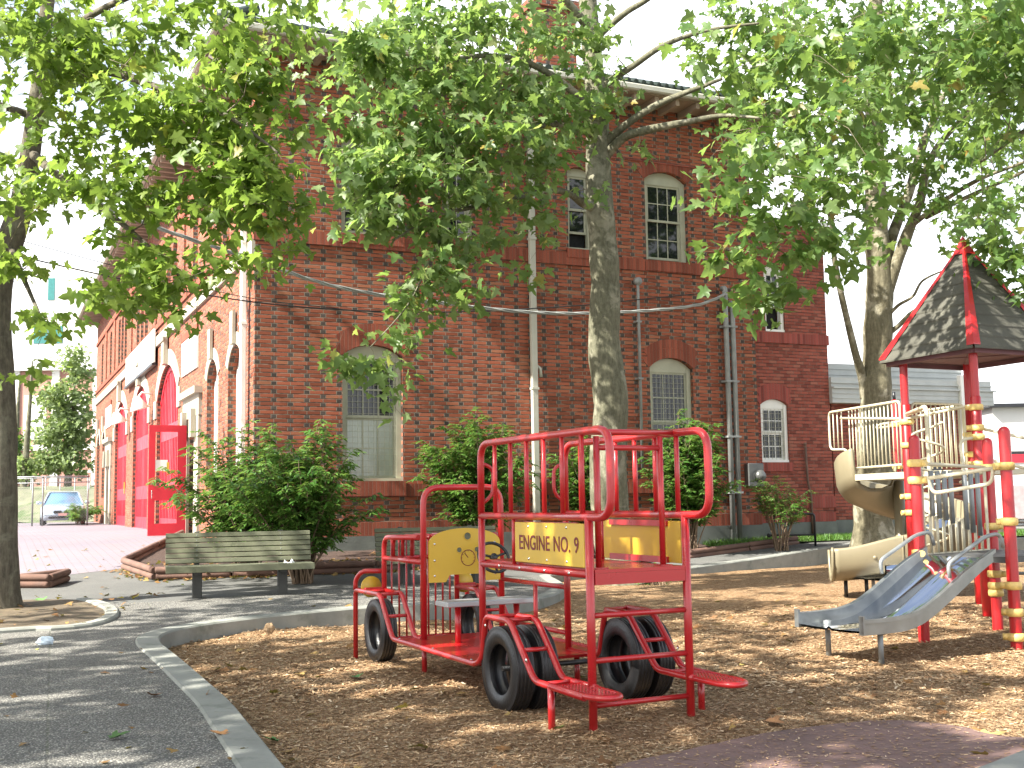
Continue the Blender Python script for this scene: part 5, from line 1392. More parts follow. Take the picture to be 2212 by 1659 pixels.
m = MB(); m.box((0, 0, 0), (9, 6, 4.1)); m.build('wall', M['palewall'], gb)
m = MB(); m.box((-.2, -.3, 4.1), (9.2, 6.2, 4.22)); m.build('roof', M['iron'], gb)
m = MB(); m.box((.5, -.04, 2.45), (9, -.0, 2.55)); m.build('dark_band', M['iron'], gb)
m = MB(); m.box((.5, -.05, 2.15), (9, -.0, 2.44)); m.build('red_band', M['reddoor'], gb)
m = MB(); m.box((.3, -.5, .2), (9, -.06, 1.35)); m.build('low_wall', plain('grey_pink_wall', (.32, .27, .27), .8, .2, 4), gb)
# ---------------------------------------------------------------- leaves
def tmpl(half, fold=.12, droop=.22, cen=(0, .38)):
    P = half + [(-x, y) for x, y in half[-2:0:-1]]
    V = [(cen[0], cen[1], 0)] + [(x, y, fold * abs(x) - droop * y * y) for x, y in P]; V[0] = (cen[0], cen[1], -droop * cen[1] ** 2 - .01)
    n = len(P); return np.array(V), np.array([(0, 1 + i, 1 + (i + 1) % n) for i in range(n)], dtype=np.int32)
MAPLE = tmpl([(0, 0), (.33, -.05), (.22, .13), (.46, .20), (.54, .46), (.31, .43), (.20, .50), (.20, .70), (0, 1)])
MAPLE_S = tmpl([(0, 0), (.36, .02), (.25, .18), (.52, .45), (.22, .5), (0, 1)])
OVATE = tmpl([(0, 0), (.17, .18), (.22, .42), (.13, .74), (0, 1)], .35, .3, (0, .45))
BLADE = (np.array([(-.5, 0, 0), (.5, 0, 0), (.25, .6, .06), (0, 1, .25), (-.25, .6, .06)]) * np.array([.10, 1, 1]), np.array([(0, 1, 2), (0, 2, 4), (4, 2, 3)], dtype=np.int32))

def norm(a): return a / np.maximum(1e-9, np.linalg.norm(a, axis=1, keepdims=True))
def leaf_mesh(name, mat, parent, Cn, D, N, S, T, origin=(0, 0, 0)):
    V, Fc = T; k = len(V); n = len(Cn)
    D = norm(D); N = norm(N - D * np.sum(N * D, 1, keepdims=True)); X = np.cross(D, N)
    vs = Cn[:, None, :] + S[:, None, None] * (V[None, :, 0:1] * X[:, None, :] + V[None, :, 1:2] * D[:, None, :] + V[None, :, 2:3] * N[:, None, :])
    vs = vs - np.array(origin)
    fs = (Fc[None] + (np.arange(n, dtype=np.int32) * k)[:, None, None]).reshape(-1)
    me = bpy.data.meshes.new(name); me.vertices.add(n * k); me.vertices.foreach_set('co', vs.astype(np.float32).reshape(-1))
    me.loops.add(len(fs)); me.loops.foreach_set('vertex_index', fs.astype(np.int32)); nf = len(fs) // 3
    me.polygons.add(nf); me.polygons.foreach_set('loop_start', np.arange(nf, dtype=np.int32) * 3)
    me.materials.append(mat); me.update(calc_edges=True)
    o = bpy.data.objects.new(name, me); C.objects.link(o)
    if parent: o.parent = parent
    return o

def ell(px, py, Y, rx, ry, rz, n, per=11, size=None):
    c = at(px, py, Y); return (np.array(c), np.array((rx * Y / F, rz, ry * Y / F)), n, per, size)
def ellw(c, r, n, per=11, size=None): return (np.array(c, float), np.array(r, float), n, per, size)

def tree(name, label, limbs, blobs, leafm, bark, size, seed, T=MAPLE, tw=True, spread=.46, tilt=.55, group=None, droop=.55):
    """limbs: list of ([(point, radius)...]); blobs: foliage masses"""
    base = Vector(limbs[0][0][0]); t = thing(name, label, 'tree', base, 0, group)
    rg = np.random.default_rng(seed); rr = random.Random(seed)
    m = MB(); sk = []
    for L in limbs:
        P = [Vector(p) for p, r in L]; R = [r for p, r in L]; Q = []; QR = []
        for i in range(len(P) - 1):
            p0, p1_, p2_, p3_ = P[max(0, i - 1)], P[i], P[i + 1], P[min(len(P) - 1, i + 2)]
            for k in range(8):
                s = k / 8; q = .5 * ((2 * p1_) + (p2_ - p0) * s + (2 * p0 - 5 * p1_ + 4 * p2_ - p3_) * s * s + (3 * p1_ - p0 - 3 * p2_ + p3_) * s ** 3)
                rad_ = lerp(R[i], R[i + 1], s)
                Q.append(q + Vector((mnoise.noise(q * .8), mnoise.noise(q * .8 + Vector((9, 0, 0))), 0)) * rad_ * .35); QR.append(rad_ * (1 + .10 * mnoise.noise(q * 2.3)))
        Q.append(P[-1]); QR.append(R[-1])
        m.tube([q - base for q in Q], QR, 16 if R[0] > .12 else 8); sk += [(q, r) for q, r in zip(Q, QR)]
    m.build('trunk', bark, t)
    SK = np.array([q for q, r in sk]); cen = []; lc, ld, ln, ls = [], [], [], []
    tb = MB()
    for (c, r, n, per, sz) in blobs:
        for i in range(n):
            v = rg.normal(size=3); v /= np.linalg.norm(v); v *= rg.random() ** .45
            p = c + v * r
            out = norm((v + np.array((0, 0, .15)) + rg.normal(0, .35, 3))[None])[0]; out[2] *= .35
            q = max(4, int(rg.normal(per, per * .3)))
            tax = norm((out + np.array([0, 0, -.15]))[None])[0]
            for k in range(q):
                s = (k + rg.random()) / q
                pos = p + tax * (s - .6) * spread * 2.2 + rg.normal(0, spread * .42, 3) * np.array((1, 1, .55))
                lc.append(pos); d = tax * .5 + rg.normal(0, .75, 3); d[2] = d[2] * .35 - droop; ld.append(d)
                ln.append(np.array((0, 0, 1.0)) + rg.normal(0, tilt, 3) + out * .25); ls.append((sz or size) * rg.uniform(.55, 1.15))
            cen.append((p, tax))
    if tw:
        # every spray hangs on a twig that grows from the nearest wood already there
        PT = np.array([p for p, a in cen]); d0 = np.array([np.min(np.linalg.norm(SK - p, axis=1)) for p in PT]); NO = [tuple(q) for q, r in sk if r < .17]; NR = [min(.016, r * .5) for q, r in sk if r < .17]
        NO = np.array(NO); NR = np.array(NR)
        for i in np.argsort(d0):
            p, tax = cen[i]; dd = np.linalg.norm(NO - p, axis=1); j = int(np.argmin(dd)); L_ = dd[j]
            if L_ > 2.6: continue
            a = Vector(NO[j]); b = Vector(p); mid = a.lerp(b, .5) + Vector((rr.uniform(-.1, .1), rr.uniform(-.1, .1), rr.uniform(.02, .16))) * L_; e = b + Vector(tax) * spread
            r0_ = max(.004, NR[j] * .8)
            tb.tube([v_ - base for v_ in (a, mid, b, e)], [r0_, r0_ * .8, r0_ * .6, .002], 4, cap=False)
            NO = np.vstack([NO, [tuple(mid), tuple(b)]]); NR = np.append(NR, [r0_ * .85, r0_ * .7])
    leaf_mesh('crown', leafm, t, np.array(lc), np.array(ld), np.array(ln), np.array(ls), T, base)
    if tb.v: tb.build('branches', M['twig'], t)
    return t

# left tree --------------------------------------------------------------
Y0 = 15.3
def tp(l): return [(at(a, b, y), r) for a, b, y, r in l]
g0 = G(-5, 1314)
LT = [[(Vector((g0.x, Y0, hgt(g0.x, Y0) - .1)), .36), (at(-4, 1270, Y0), .27), (at(-6, 1000, Y0), .23), (at(-14, 760, Y0), .215), (at(-8, 640, Y0), .20), (at(22, 520, Y0), .17), (at(45, 440, Y0), .155), (at(66, 330, Y0), .135), (at(84, 220, 15.1), .12), (at(95, 100, 14.9), .10), (at(110, -80, 14.7), .08), (at(120, -300, 14.6), .05)],
      tp([(-8, 640, 15.3, .16), (-60, 480, 15.0, .13), (-120, 260, 14.6, .10), (-200, -50, 14, .06)]),
      tp([(80, 240, 15.1, .07), (130, 170, 14.5, .06), (230, 155, 13.6, .055), (330, 185, 13.0, .045), (420, 212, 12.6, .035), (520, 270, 12.3, .02), (600, 330, 12.1, .012)]),
      tp([(66, 330, 15.3, .07), (150, 400, 14.4, .05), (260, 480, 13.6, .035), (350, 560, 13.1, .022), (430, 640, 12.9, .012)]),
      tp([(70, 250, 15.2, .06), (0, 228, 14.9, .05), (-100, 200, 14.4, .03)]),
      tp([(95, 100, 14.9, .06), (220, 20, 14.2, .045), (360, -40, 13.4, .03)]),
      tp([(20, 530, 15.3, .05), (60, 620, 14.3, .03), (90, 690, 13.8, .015)])]
LB_ = [ell(60, 90, 13.4, 190, 110, 1.3, 32), ell(190, 130, 13.6, 170, 120, 1.3, 28), ell(110, 300, 13.8, 150, 100, 1.0, 14), ell(300, 250, 13.0, 130, 90, 1.0, 25), ell(440, 250, 12.8, 140, 95, 1.0, 35), ell(520, 330, 12.5, 110, 85, .9, 29), ell(560, 420, 12.4, 90, 70, .7, 18), ell(460, 440, 12.8, 110, 80, .8, 19), ell(320, 410, 13.0, 100, 70, .8, 15), ell(200, 420, 13.4, 110, 60, .8, 14), ell(40, 430, 13.8, 90, 60, .8, 11), ell(30, 560, 14.0, 70, 40, .6, 6), ell(330, 620, 12.9, 75, 42, .5, 10), ell(395, 680, 12.9, 45, 18, .3, 2), ell(240, 640, 13.2, 60, 30, .5, 6), ell(290, 540, 13.2, 90, 50, .6, 8), ell(430, 590, 12.8, 60, 30, .5, 5), ell(100, 690, 13.8, 40, 35, .4, 4), ell(62, 815, 13.7, 30, 22, .3, 2), ell(540, 555, 12.5, 70, 28, .4, 6), ell(600, 480, 12.4, 50, 40, .4, 6),
       ell(350, 60, 13.2, 130, 50, .9, 14), ell(520, 130, 12.8, 90, 60, .8, 14), ell(560, 190, 12.8, 90, 50, .7, 14), ell(640, 25, 12.8, 80, 30, .7, 6), ell(480, 30, 13, 80, 25, .7, 6), ell(640, 60, 12.6, 40, 22, .5, 2), ell(620, 250, 12.6, 40, 40, .5, 4),
       ellw((-9.5, 12.8, 8.3), (3.4, 3.0, 2.2), 75, 14), ellw((-7.2, 14.5, 10.4), (3.6, 3.0, 1.6), 28, 16), ellw((-11, 16.5, 8), (3, 2.6, 2), 45, 14), ellw((-8.6, 19, 9.8), (3.4, 2.2, 1.5), 28, 16), ellw((-11.5, 20.5, 8.4), (2.4, 2.4, 2), 30, 14)]
tree('maple_tree', 'maple at the left edge, dark leaning trunk and sunlit yellow-green leaves', LT, LB_, M['leafL'], M['barkL'], .188, 11, tilt=.6, spread=.3)

# middle tree --------------------------------------------------------------
YC = 21.0; gc = G(1328, 1258, 0, True)
CT = [[(at(1328, 1268, YC), .52), (at(1326, 1240, YC), .43), (at(1322, 1150, YC), .36), (at(1314, 1000, YC), .335), (at(1312, 850, YC), .32), (at(1309, 650, YC), .285), (at(1304, 500, YC), .265), (at(1300, 440, YC), .26), (at(1297, 340, YC), .23), (at(1290, 220, YC), .205), (at(1276, 90, YC), .185), (at(1266, -20, YC), .17), (at(1255, -200, YC), .12), (at(1250, -420, YC), .06)],
      tp([(1296, 452, 21, .12), (1262, 440, 20.6, .085), (1232, 420, 20.1, .065), (1195, 411, 19.6, .055), (1137, 421, 19, .05), (1085, 437, 18.5, .042), (1010, 450, 17.9, .034), (930, 470, 17.3, .02), (850, 520, 16.9, .012)]),
      tp([(1312, 310, 21, .10), (1326, 292, 20.9, .085), (1370, 256, 20.6, .07), (1421, 226, 20.4, .06), (1474, 203, 20.2, .05), (1560, 170, 19.8, .03)]),
      tp([(1312, 335, 21, .11), (1326, 318, 20.9, .095), (1354, 293, 20.7, .085), (1404, 279, 20.4, .075), (1474, 266, 20.1, .062), (1560, 250, 19.8, .04), (1640, 255, 19.4, .02)]),
      tp([(1296, 200, 21, .09), (1311, 180, 20.9, .07), (1371, 140, 20.6, .06), (1437, 97, 20.3, .05), (1530, 65, 20, .035), (1640, 50, 19.6, .02)]),
      tp([(1285, 90, 21, .08), (1304, 66, 20.9, .07), (1354, 26, 20.6, .055), (1397, 0, 20.4, .05), (1480, -60, 20, .03)]),
      tp([(1288, 260, 21, .10), (1240, 200, 20.3, .07), (1150, 140, 19.4, .055), (1040, 120, 18.6, .04), (900, 150, 17.8, .02)]),
      tp([(1270, 60, 21, .09), (1200, -20, 20.2, .06), (1080, -90, 19.2, .04), (900, -100, 18.2, .02)]),
      tp([(1293, 300, 21, .08), (1230, 270, 20.0, .06), (1120, 280, 18.8, .045), (960, 330, 17.6, .03), (820, 430, 16.9, .012)]),
      tp([(980, 455, 17.7, .025), (930, 560, 17.1, .018), (880, 660, 16.8, .013), (800, 750, 16.6, .008)])]
CB = [ell(1010, 60, 18.6, 220, 90, 1.4, 54), ell(1180, 70, 19.4, 130, 90, 1.2, 26), ell(860, 130, 17.8, 130, 80, 1.2, 31), ell(1030, 190, 18.3, 210, 90, 1.4, 53), ell(1200, 210, 19.4, 110, 90, 1.1, 23), ell(850, 280, 17.4, 130, 90, 1.0, 36), ell(1030, 310, 18.0, 170, 80, 1.2, 40), ell(1170, 330, 19.0, 100, 60, .9, 17), ell(900, 390, 17.0, 140, 80, .9, 36), ell(1040, 410, 17.8, 120, 60, .9, 20), ell(775, 370, 16.9, 50, 90, .7, 16), ell(830, 470, 16.8, 100, 50, .7, 16), ell(960, 500, 17.2, 90, 40, .6, 11), ell(940, 580, 16.9, 80, 50, .5, 9), ell(900, 660, 16.8, 70, 55, .5, 7), ell(850, 730, 16.7, 80, 35, .4, 6), ell(740, 770, 16.6, 45, 22, .3, 4), ell(800, 800, 16.7, 60, 30, .35, 5), ell(1000, 640, 17, 50, 30, .4, 4), ell(850, 870, 16.8, 30, 22, .3, 2), ell(1160, 490, 18.8, 35, 70, .4, 7), ell(1150, 590, 18.8, 24, 20, .3, 2), ell(1060, 520, 17.8, 60, 30, .5, 5), ell(1010, 540, 17.4, 60, 40, .5, 5), ell(1110, 440, 18.6, 60, 24, .5, 4),
      ell(1290, 120, 20.6, 70, 90, .5, 12), ell(1255, 260, 20.2, 60, 60, .5, 7), ell(1330, 210, 20.4, 60, 40, .5, 5), ell(1380, 330, 20.4, 70, 24, .5, 3, 7), ell(1290, 420, 20.3, 60, 24, .4, 3, 7), ell(720, 250, 17.2, 30, 40, .5, 3), ell(770, 110, 17.4, 50, 60, .7, 8),
      ellw((-1.5, 18.5, 11.2), (3.6, 3.0, 1.5), 30, 14), ellw((-3.2, 18.2, 9.4), (1.8, 2, 1.2), 10, 12)]
tree('plane_tree', 'tall mottled tree with straight pale trunk rising in front of the brick side wall', CT, CB, M['leafC'], M['barkC'], .215, 22, tilt=.6, spread=.36)

# right tree --------------------------------------------------------------
YR = 25.0
RT = [[(at(1886, 1176, YR), .62), (at(1886, 1150, YR), .46), (at(1886, 1050, YR), .37), (at(1886, 900, YR), .315), (at(1890, 820, YR), .31), (at(1895, 740, YR), .30), (at(1900, 650, YR), .30), (at(1897, 540, YR), .265), (at(1890, 400, YR), .225), (at(1890, 260, YR), .19), (at(1892, 100, YR), .17), (at(1890, -60, YR), .13), (at(1880, -300, YR), .06)],
      tp([(1906, 660, 25, .17), (1928, 590, 24.9, .14), (1948, 540, 24.8, .13), (1966, 490, 24.7, .115), (1985, 440, 24.5, .10), (2000, 370, 24.3, .09), (2030, 310, 24, .07), (2090, 240, 23.5, .05), (2170, 120, 23, .03)]),
      tp([(1905, 600, 25, .14), (1931, 500, 25.1, .12), (1962, 415, 25.2, .11), (1992, 317, 25.3, .10), (2018, 255, 25.3, .08), (2050, 160, 25.3, .06), (2090, 0, 25, .04)]),
      tp([(1966, 490, 24.7, .06), (2030, 440, 24, .055), (2110, 390, 23.2, .045), (2212, 350, 22.4, .03)]),
      tp([(2000, 470, 24.5, .055), (2080, 430, 23.6, .05), (2180, 385, 22.6, .04), (2280, 340, 21.8, .02)]),
      tp([(1868, 860, 25, .12), (1862, 815, 24.9, .10), (1850, 770, 24.7, .085), (1838, 720, 24.5, .08), (1818, 640, 24.2, .07), (1803, 560, 24, .06), (1795, 480, 23.8, .045), (1770, 380, 23.4, .03)]),
      tp([(1912, 725, 25, .07), (1940, 705, 24.8, .055), (1965, 680, 24.6, .05), (1988, 664, 24.4, .035), (2010, 655, 24.2, .02)]),
      tp([(1912, 690, 25, .045), (1940, 660, 24.7, .035), (1972, 640, 24.4, .03), (1995, 605, 24.2, .024), (2055, 578, 23.8, .014)]),
      tp([(1890, 300, 25, .09), (1830, 200, 24.2, .06), (1740, 120, 23, .045), (1620, 60, 21.8, .03)]),
      tp([(1891, 200, 25, .08), (1960, 100, 24.4, .06), (2060, 30, 23.5, .04)]),
      tp([(1889, 330, 25, .07), (1800, 330, 23.5, .045), (1680, 370, 21.8, .03), (1580, 430, 20.6, .015)])]
RB = [ell(1600, 70, 21.5, 160, 90, 1.6, 30), ell(1780, 90, 22.5, 180, 110, 1.8, 47), ell(1980, 90, 23, 170, 120, 1.8, 47), ell(2140, 130, 22, 130, 140, 1.6, 42), ell(1620, 190, 20.8, 130, 70, 1.2, 22), ell(1780, 230, 21.5, 150, 80, 1.3, 35), ell(1960, 230, 22.5, 130, 70, 1.3, 26), ell(1680, 320, 20.8, 120, 60, 1.0, 20), ell(1830, 340, 22, 110, 60, 1.0, 18), ell(1960, 370, 23.5, 90, 60, .9, 10), ell(1760, 440, 21.5, 110, 50, .9, 12), ell(1880, 450, 23, 70, 40, .7, 6), ell(2090, 320, 22, 100, 60, 2, 22), ell(2160, 420, 21.6, 80, 50, .8, 10), ell(2040, 440, 23, 60, 40, .7, 5), ell(1590, 250, 20.2, 40, 60, .6, 6),
      ellw((8.5, 24, 12.2), (5, 4, 2), 100, 12), ellw((11.5, 24, 9.5), (2.5, 4, 3), 70, 12)]
tree('plane_tree', 'forked tree with blotchy trunk standing on the grass behind the play tower', RT, RB, M['leafR'], M['barkR'], .215, 33, tilt=.65)

# overhanging tree right of the view --------------------------------------------------------------
OTk = [[((9.4, 10.6, -.1), .34), ((9.3, 10.6, 1.5), .27), ((9.1, 10.7, 4), .23), ((8.6, 11, 6.3), .19), ((8.2, 11.3, 9), .12), ((8, 11.5, 11.5), .05)],
       [((8.9, 10.8, 5.0), .11), ((7.4, 11.4, 6.8), .085), ((5.8, 12.0, 7.8), .06), ((4.4, 12.4, 7.7), .025)],
       [((8.6, 11, 6.3), .10), ((7.0, 12.4, 8.0), .07), ((5.0, 13.4, 8.6), .05), ((3.4, 13.8, 8.2), .02)],
       [((8.9, 10.9, 5.4), .08), ((8.2, 12.4, 6.2), .06), ((7.0, 14, 6.3), .04), ((6.4, 15, 6.0), .02)]]
OB = [ell(1600, 400, 12.4, 75, 60, .5, 9), ell(1680, 480, 12.5, 90, 60, .6, 10), ell(1610, 545, 12.5, 70, 40, .4, 7), ell(1690, 600, 12.5, 75, 36, .4, 3), ell(1640, 640, 12.6, 55, 24, .3, 4), ell(1740, 650, 12.6, 40, 24, .3, 1), ell(1560, 330, 12.8, 45, 55, .5, 4), ell(1780, 380, 12.8, 110, 60, .7, 10), ell(1700, 280, 13.2, 110, 70, .8, 11), ell(1840, 240, 13.4, 120, 70, .9, 11), ell(1700, 130, 13.6, 150, 80, .9, 14), ell(1900, 110, 13.8, 130, 80, .9, 13), ell(1830, 520, 12.8, 70, 40, .5, 4), ell(1560, 110, 13.4, 60, 60, .6, 5), ell(1760, 560, 12.6, 70, 40, .4, 4), ell(1880, 400, 13, 70, 40, .5, 4),
      ell(2120, 60, 13.5, 140, 100, 1.2, 22), ell(2180, 220, 14, 90, 90, 2, 24), ell(2160, 520, 15, 70, 60, .7, 9), ell(2195, 610, 15, 45, 60, .6, 6), ell(2120, 470, 15.2, 50, 30, .6, 4), ell(2140, 570, 15.2, 50, 30, .5, 4), ell(2050, 180, 14, 80, 60, .9, 8),
      ellw((6.5, 11, 9.5), (4, 3.2, 1.8), 100, 12), ellw((9, 13, 9), (3, 4, 2.5), 80, 12), ellw((8.5, 14.5, 6.5), (1.6, 2.2, 1.5), 34, 12)]
tree('maple_tree', 'large-leaved maple whose branches hang in from the upper right over the play tower', OTk, OB, M['leafR'], M['barkC'], .20, 44, tilt=.55, spread=.36)

# shade tree to the left of the view --------------------------------------------------------------
SH = [[((-8.2, 4.6, -.1), .4), ((-8.2, 4.6, 1.5), .3), ((-8, 4.7, 4), .26), ((-7.6, 5, 7), .2), ((-7.2, 5.2, 10), .1)],
      [((-7.9, 4.8, 5), .12), ((-6, 5.5, 7.2), .08), ((-3.8, 6.2, 8.2), .04)], [((-7.8, 4.9, 5.5), .12), ((-7, 7, 7.8), .08), ((-6, 9, 8.6), .04)],
      [((-7.9, 4.8, 5), .12), ((-6.5, 3, 7), .08), ((-5, 1.5, 8), .04)]]
SB_ = [ellw((-5.9, 4.6, 8.6), (2.6, 3.0, 1.0), 27, 34, .28), ellw((-7.5, 7.5, 8.8), (3.0, 3.2, 1.2), 36, 34, .28), ellw((-4.6, 1.6, 8.2), (3.2, 2.6, 1.0), 32, 34, .28), ellw((-8.4, 3, 8.6), (2.6, 3, 1.2), 30, 34, .28), ellw((-3.0, 4.4, 8.3), (2.4, 3.4, .6), 11, 34, .28), ellw((-11, 4.5, 8.6), (2.6, 3.2, 1), 36, 34, .28), ellw((-12, 8, 8.8), (2.6, 3.2, 1), 34, 34, .28), ellw((-10, 1.5, 8.6), (2.6, 2.4, 1), 20, 34, .28), ellw((-1.6, 9.0, 8.4), (3.0, 2.2, .7), 26, 32, .26)]
tree('maple_tree', 'maple outside the left edge of the view shading the near path and wood chips', SH, SB_, M['leafL'], M['barkL'], .24, 55, tw=False, spread=.5)

# far trees --------------------------------------------------------------
def far_tree(name, label, px, py, Y, blobs, size, seed, mat='leafB'):
    b = at(px, py, Y); z0 = hgt(b.x, Y)
    lim = [[(Vector((b.x, Y, z0 - .1)), .3), (Vector((b.x, Y, z0 + 2)), .22), (Vector((b.x + .2, Y, z0 + 6)), .12), (Vector((b.x + .3, Y, z0 + 9)), .04)]]
    return tree(name, label, lim, blobs, M[mat], M['barkC'], size, seed, MAPLE_S, tw=False, spread=.5, tilt=.8, droop=.25)
far_tree('birch_tree', 'pale green slender tree beyond the fence beside the station front', 145, 1080, 66, [ell(165, 790, 66, 30, 60, 1.5, 50, 12), ell(140, 880, 66, 55, 60, 2, 100, 12), ell(130, 950, 66, 65, 50, 2, 110, 12), ell(150, 1000, 66, 60, 30, 2, 60, 12), ell(90, 1000, 66, 40, 25, 1.5, 30, 12), ell(175, 900, 66, 25, 80, 1.5, 40, 12), ell(110, 850, 66, 30, 30, 1.5, 16, 12)], .32, 61)
far_tree('dark_tree', 'darker leafy tree beyond the fence right of the left trunk', 25, 1080, 70, [ell(25, 960, 70, 28, 40, 1.5, 50, 12), ell(30, 1010, 70, 32, 30, 1.5, 40, 12)], .34, 62, 'leafS')
far_tree('round_bush_tree', 'round light green bush above the weedy bank', 50, 1090, 64, [ell(52, 1010, 64, 18, 22, .6, 30, 10), ell(40, 1030, 64, 25, 14, .6, 22, 10)], .28, 63)

# shrubs --------------------------------------------------------------
def shrub(label, base, h, w, nst, seed, lean=(0, 0), size=.125, bare=.12, name='shrub', cat='shrub', dense=1.0, leafm='leafS', group='shrubs along the brick wall'):
    rr = random.Random(seed); t = thing(name, label, cat, base, 0, group)
    st = MB(); lc, ld, ln, ls = [], [], [], []
    for i in range(nst):
        a = rr.uniform(0, 2 * PI); k = rr.random() ** .6; L = h * rr.uniform(.55, 1.0) * (1.05 - .25 * k)
        dx, dy = math.cos(a) * k * w / 2 + lean[0], math.sin(a) * k * w / 2 * .8 + lean[1]
        p0 = Vector((rr.uniform(-.14, .14), rr.uniform(-.14, .14), -.05)); p1_ = p0 + Vector((dx * .35, dy * .35, L * .6)); p2_ = p0 + Vector((dx, dy, L * (1.0 - .18 * k)))
        pts = [p0 * (1 - s) ** 2 + p1_ * 2 * s * (1 - s) + p2_ * s * s for s in [q / 10 for q in range(11)]]
        st.tube(pts, [lerp(.016, .004, q / 10) for q in range(11)], 5, cap=False)
        ns = int(L * 8.0 * dense)
        for q in range(ns + 1):
            s = lerp(bare + .08, 1.0, (q + rr.random() * .6) / (ns + .6)); s = min(1, s)
            b = p0 * (1 - s) ** 2 + p1_ * 2 * s * (1 - s) + p2_ * s * s
            tg = ((p1_ - p0) * (1 - s) + (p2_ - p1_) * s).normalized()
            aa = rr.uniform(0, 2 * PI); od = Vector((math.cos(aa), math.sin(aa), rr.uniform(-.05, .45))); od = (od + tg * .5 + Vector((dx, dy, 0)) * .25).normalized()
            sl_ = rr.uniform(.22, .46) * (1.15 - .5 * s)
            e = b + od * sl_ + Vector((0, 0, -.10 * sl_ / .4)); mid = b + od * sl_ * .55 + Vector((0, 0, .04))
            st.tube([b, mid, e], [.004, .003, .0015], 3, cap=False)
            npair = max(3, int(sl_ / .052)); side = od.cross(Vector((0, 0, 1))).normalized()
            for j in range(npair):
                u = (j + .6) / npair; pp = b.lerp(mid, min(1, u * 2)) if u < .5 else mid.lerp(e, u * 2 - 1)
                for sg in (-1, 1):
                    lc.append(pp); d = side * sg * rr.uniform(.7, 1.1) + od * rr.uniform(.3, .7) + Vector((0, 0, rr.uniform(-.55, -.05))); ld.append(d)
                    ln.append(Vector((rr.gauss(0, .3), rr.gauss(0, .3), 1)) + side * sg * .2); ls.append(size * rr.uniform(.75, 1.2) * (1.1 - .35 * u))
            lc.append(e); ld.append(od + Vector((0, 0, -.3))); ln.append(Vector((rr.gauss(0, .25), rr.gauss(0, .25), 1))); ls.append(size)
    st.build('stems', M['stem'], t)
    leaf_mesh('foliage', M[leafm], t, np.array(lc), np.array(ld), np.array(ln), np.array(ls), OVATE)
    return t
def bp(px, py): 
    g = G(px, py); return g + Vector((0, 0, .06))
shrub('big bushy green shrub at the station corner, nearest the open red door', bp(535, 1190), 2.7, 2.9, 64, 1, (-.1, -.2))
shrub('wide green shrub with a bare dark base right of the corner downpipe', bp(655, 1196), 2.75, 2.5, 58, 2, (0, -.1), bare=.2)
shrub('tall green shrub between the large lower window and the white downpipe', BW(4.15, -1.25, .45), 3.2, 2.5, 64, 3, (0, -.1), bare=.22)
shrub('slim green shrub just right of the white downpipe', BW(6.85, -1.0, .45), 3.0, 1.5, 32, 4, (-.1, 0), bare=.25, dense=.8)
shrub('green shrub under the right lower window, seen through the engine cage', BW(9.25, -1.0, .4), 3.3, 2.0, 50, 5, (0, -.1), bare=.2)
shrub('sparse yellow-green shrub with bare stems by the black pipe rail', BW(11.35, -1.5, .36), 1.85, 1.3, 20, 6, (0, 0), bare=.38, size=.085, dense=.95)
shrub('low green shrub by the far end of the station front', at(172, 1128, 47), .9, 2.4, 20, 7, (0, 0), size=.16, bare=.05, group=None)
shrub('small green fern-like tuft at the foot of the middle tree', (2.55, 20.4, .02), .45, .8, 8, 8, (0, 0), size=.07, bare=.05, group=None)
rr = random.Random(77)

# grass on the lawn (uncountable)
def grass(n=16000):
    rg = np.random.default_rng(8); pts = []
    while len(pts) < n:
        x, y = rg.uniform(4.3, 13), rg.uniform(24.5, 31)
        if inpoly(x, y, LW): pts.append((x, y, hgt(x, y) + .03))
    P = np.array(pts); a = rg.uniform(0, 2 * PI, n)
    D = np.stack([np.cos(a) * .4, np.sin(a) * .4, np.ones(n)], 1) + rg.normal(0, .15, (n, 3)); Nn = np.stack([np.cos(a), np.sin(a), np.zeros(n) + .2], 1)
    o = leaf_mesh('grass', M['grassb'], None, P, D, Nn, rg.uniform(.07, .20, n), BLADE); tag(o, 'short uneven grass by the brick wing', 'grass', kind='stuff')
grass()

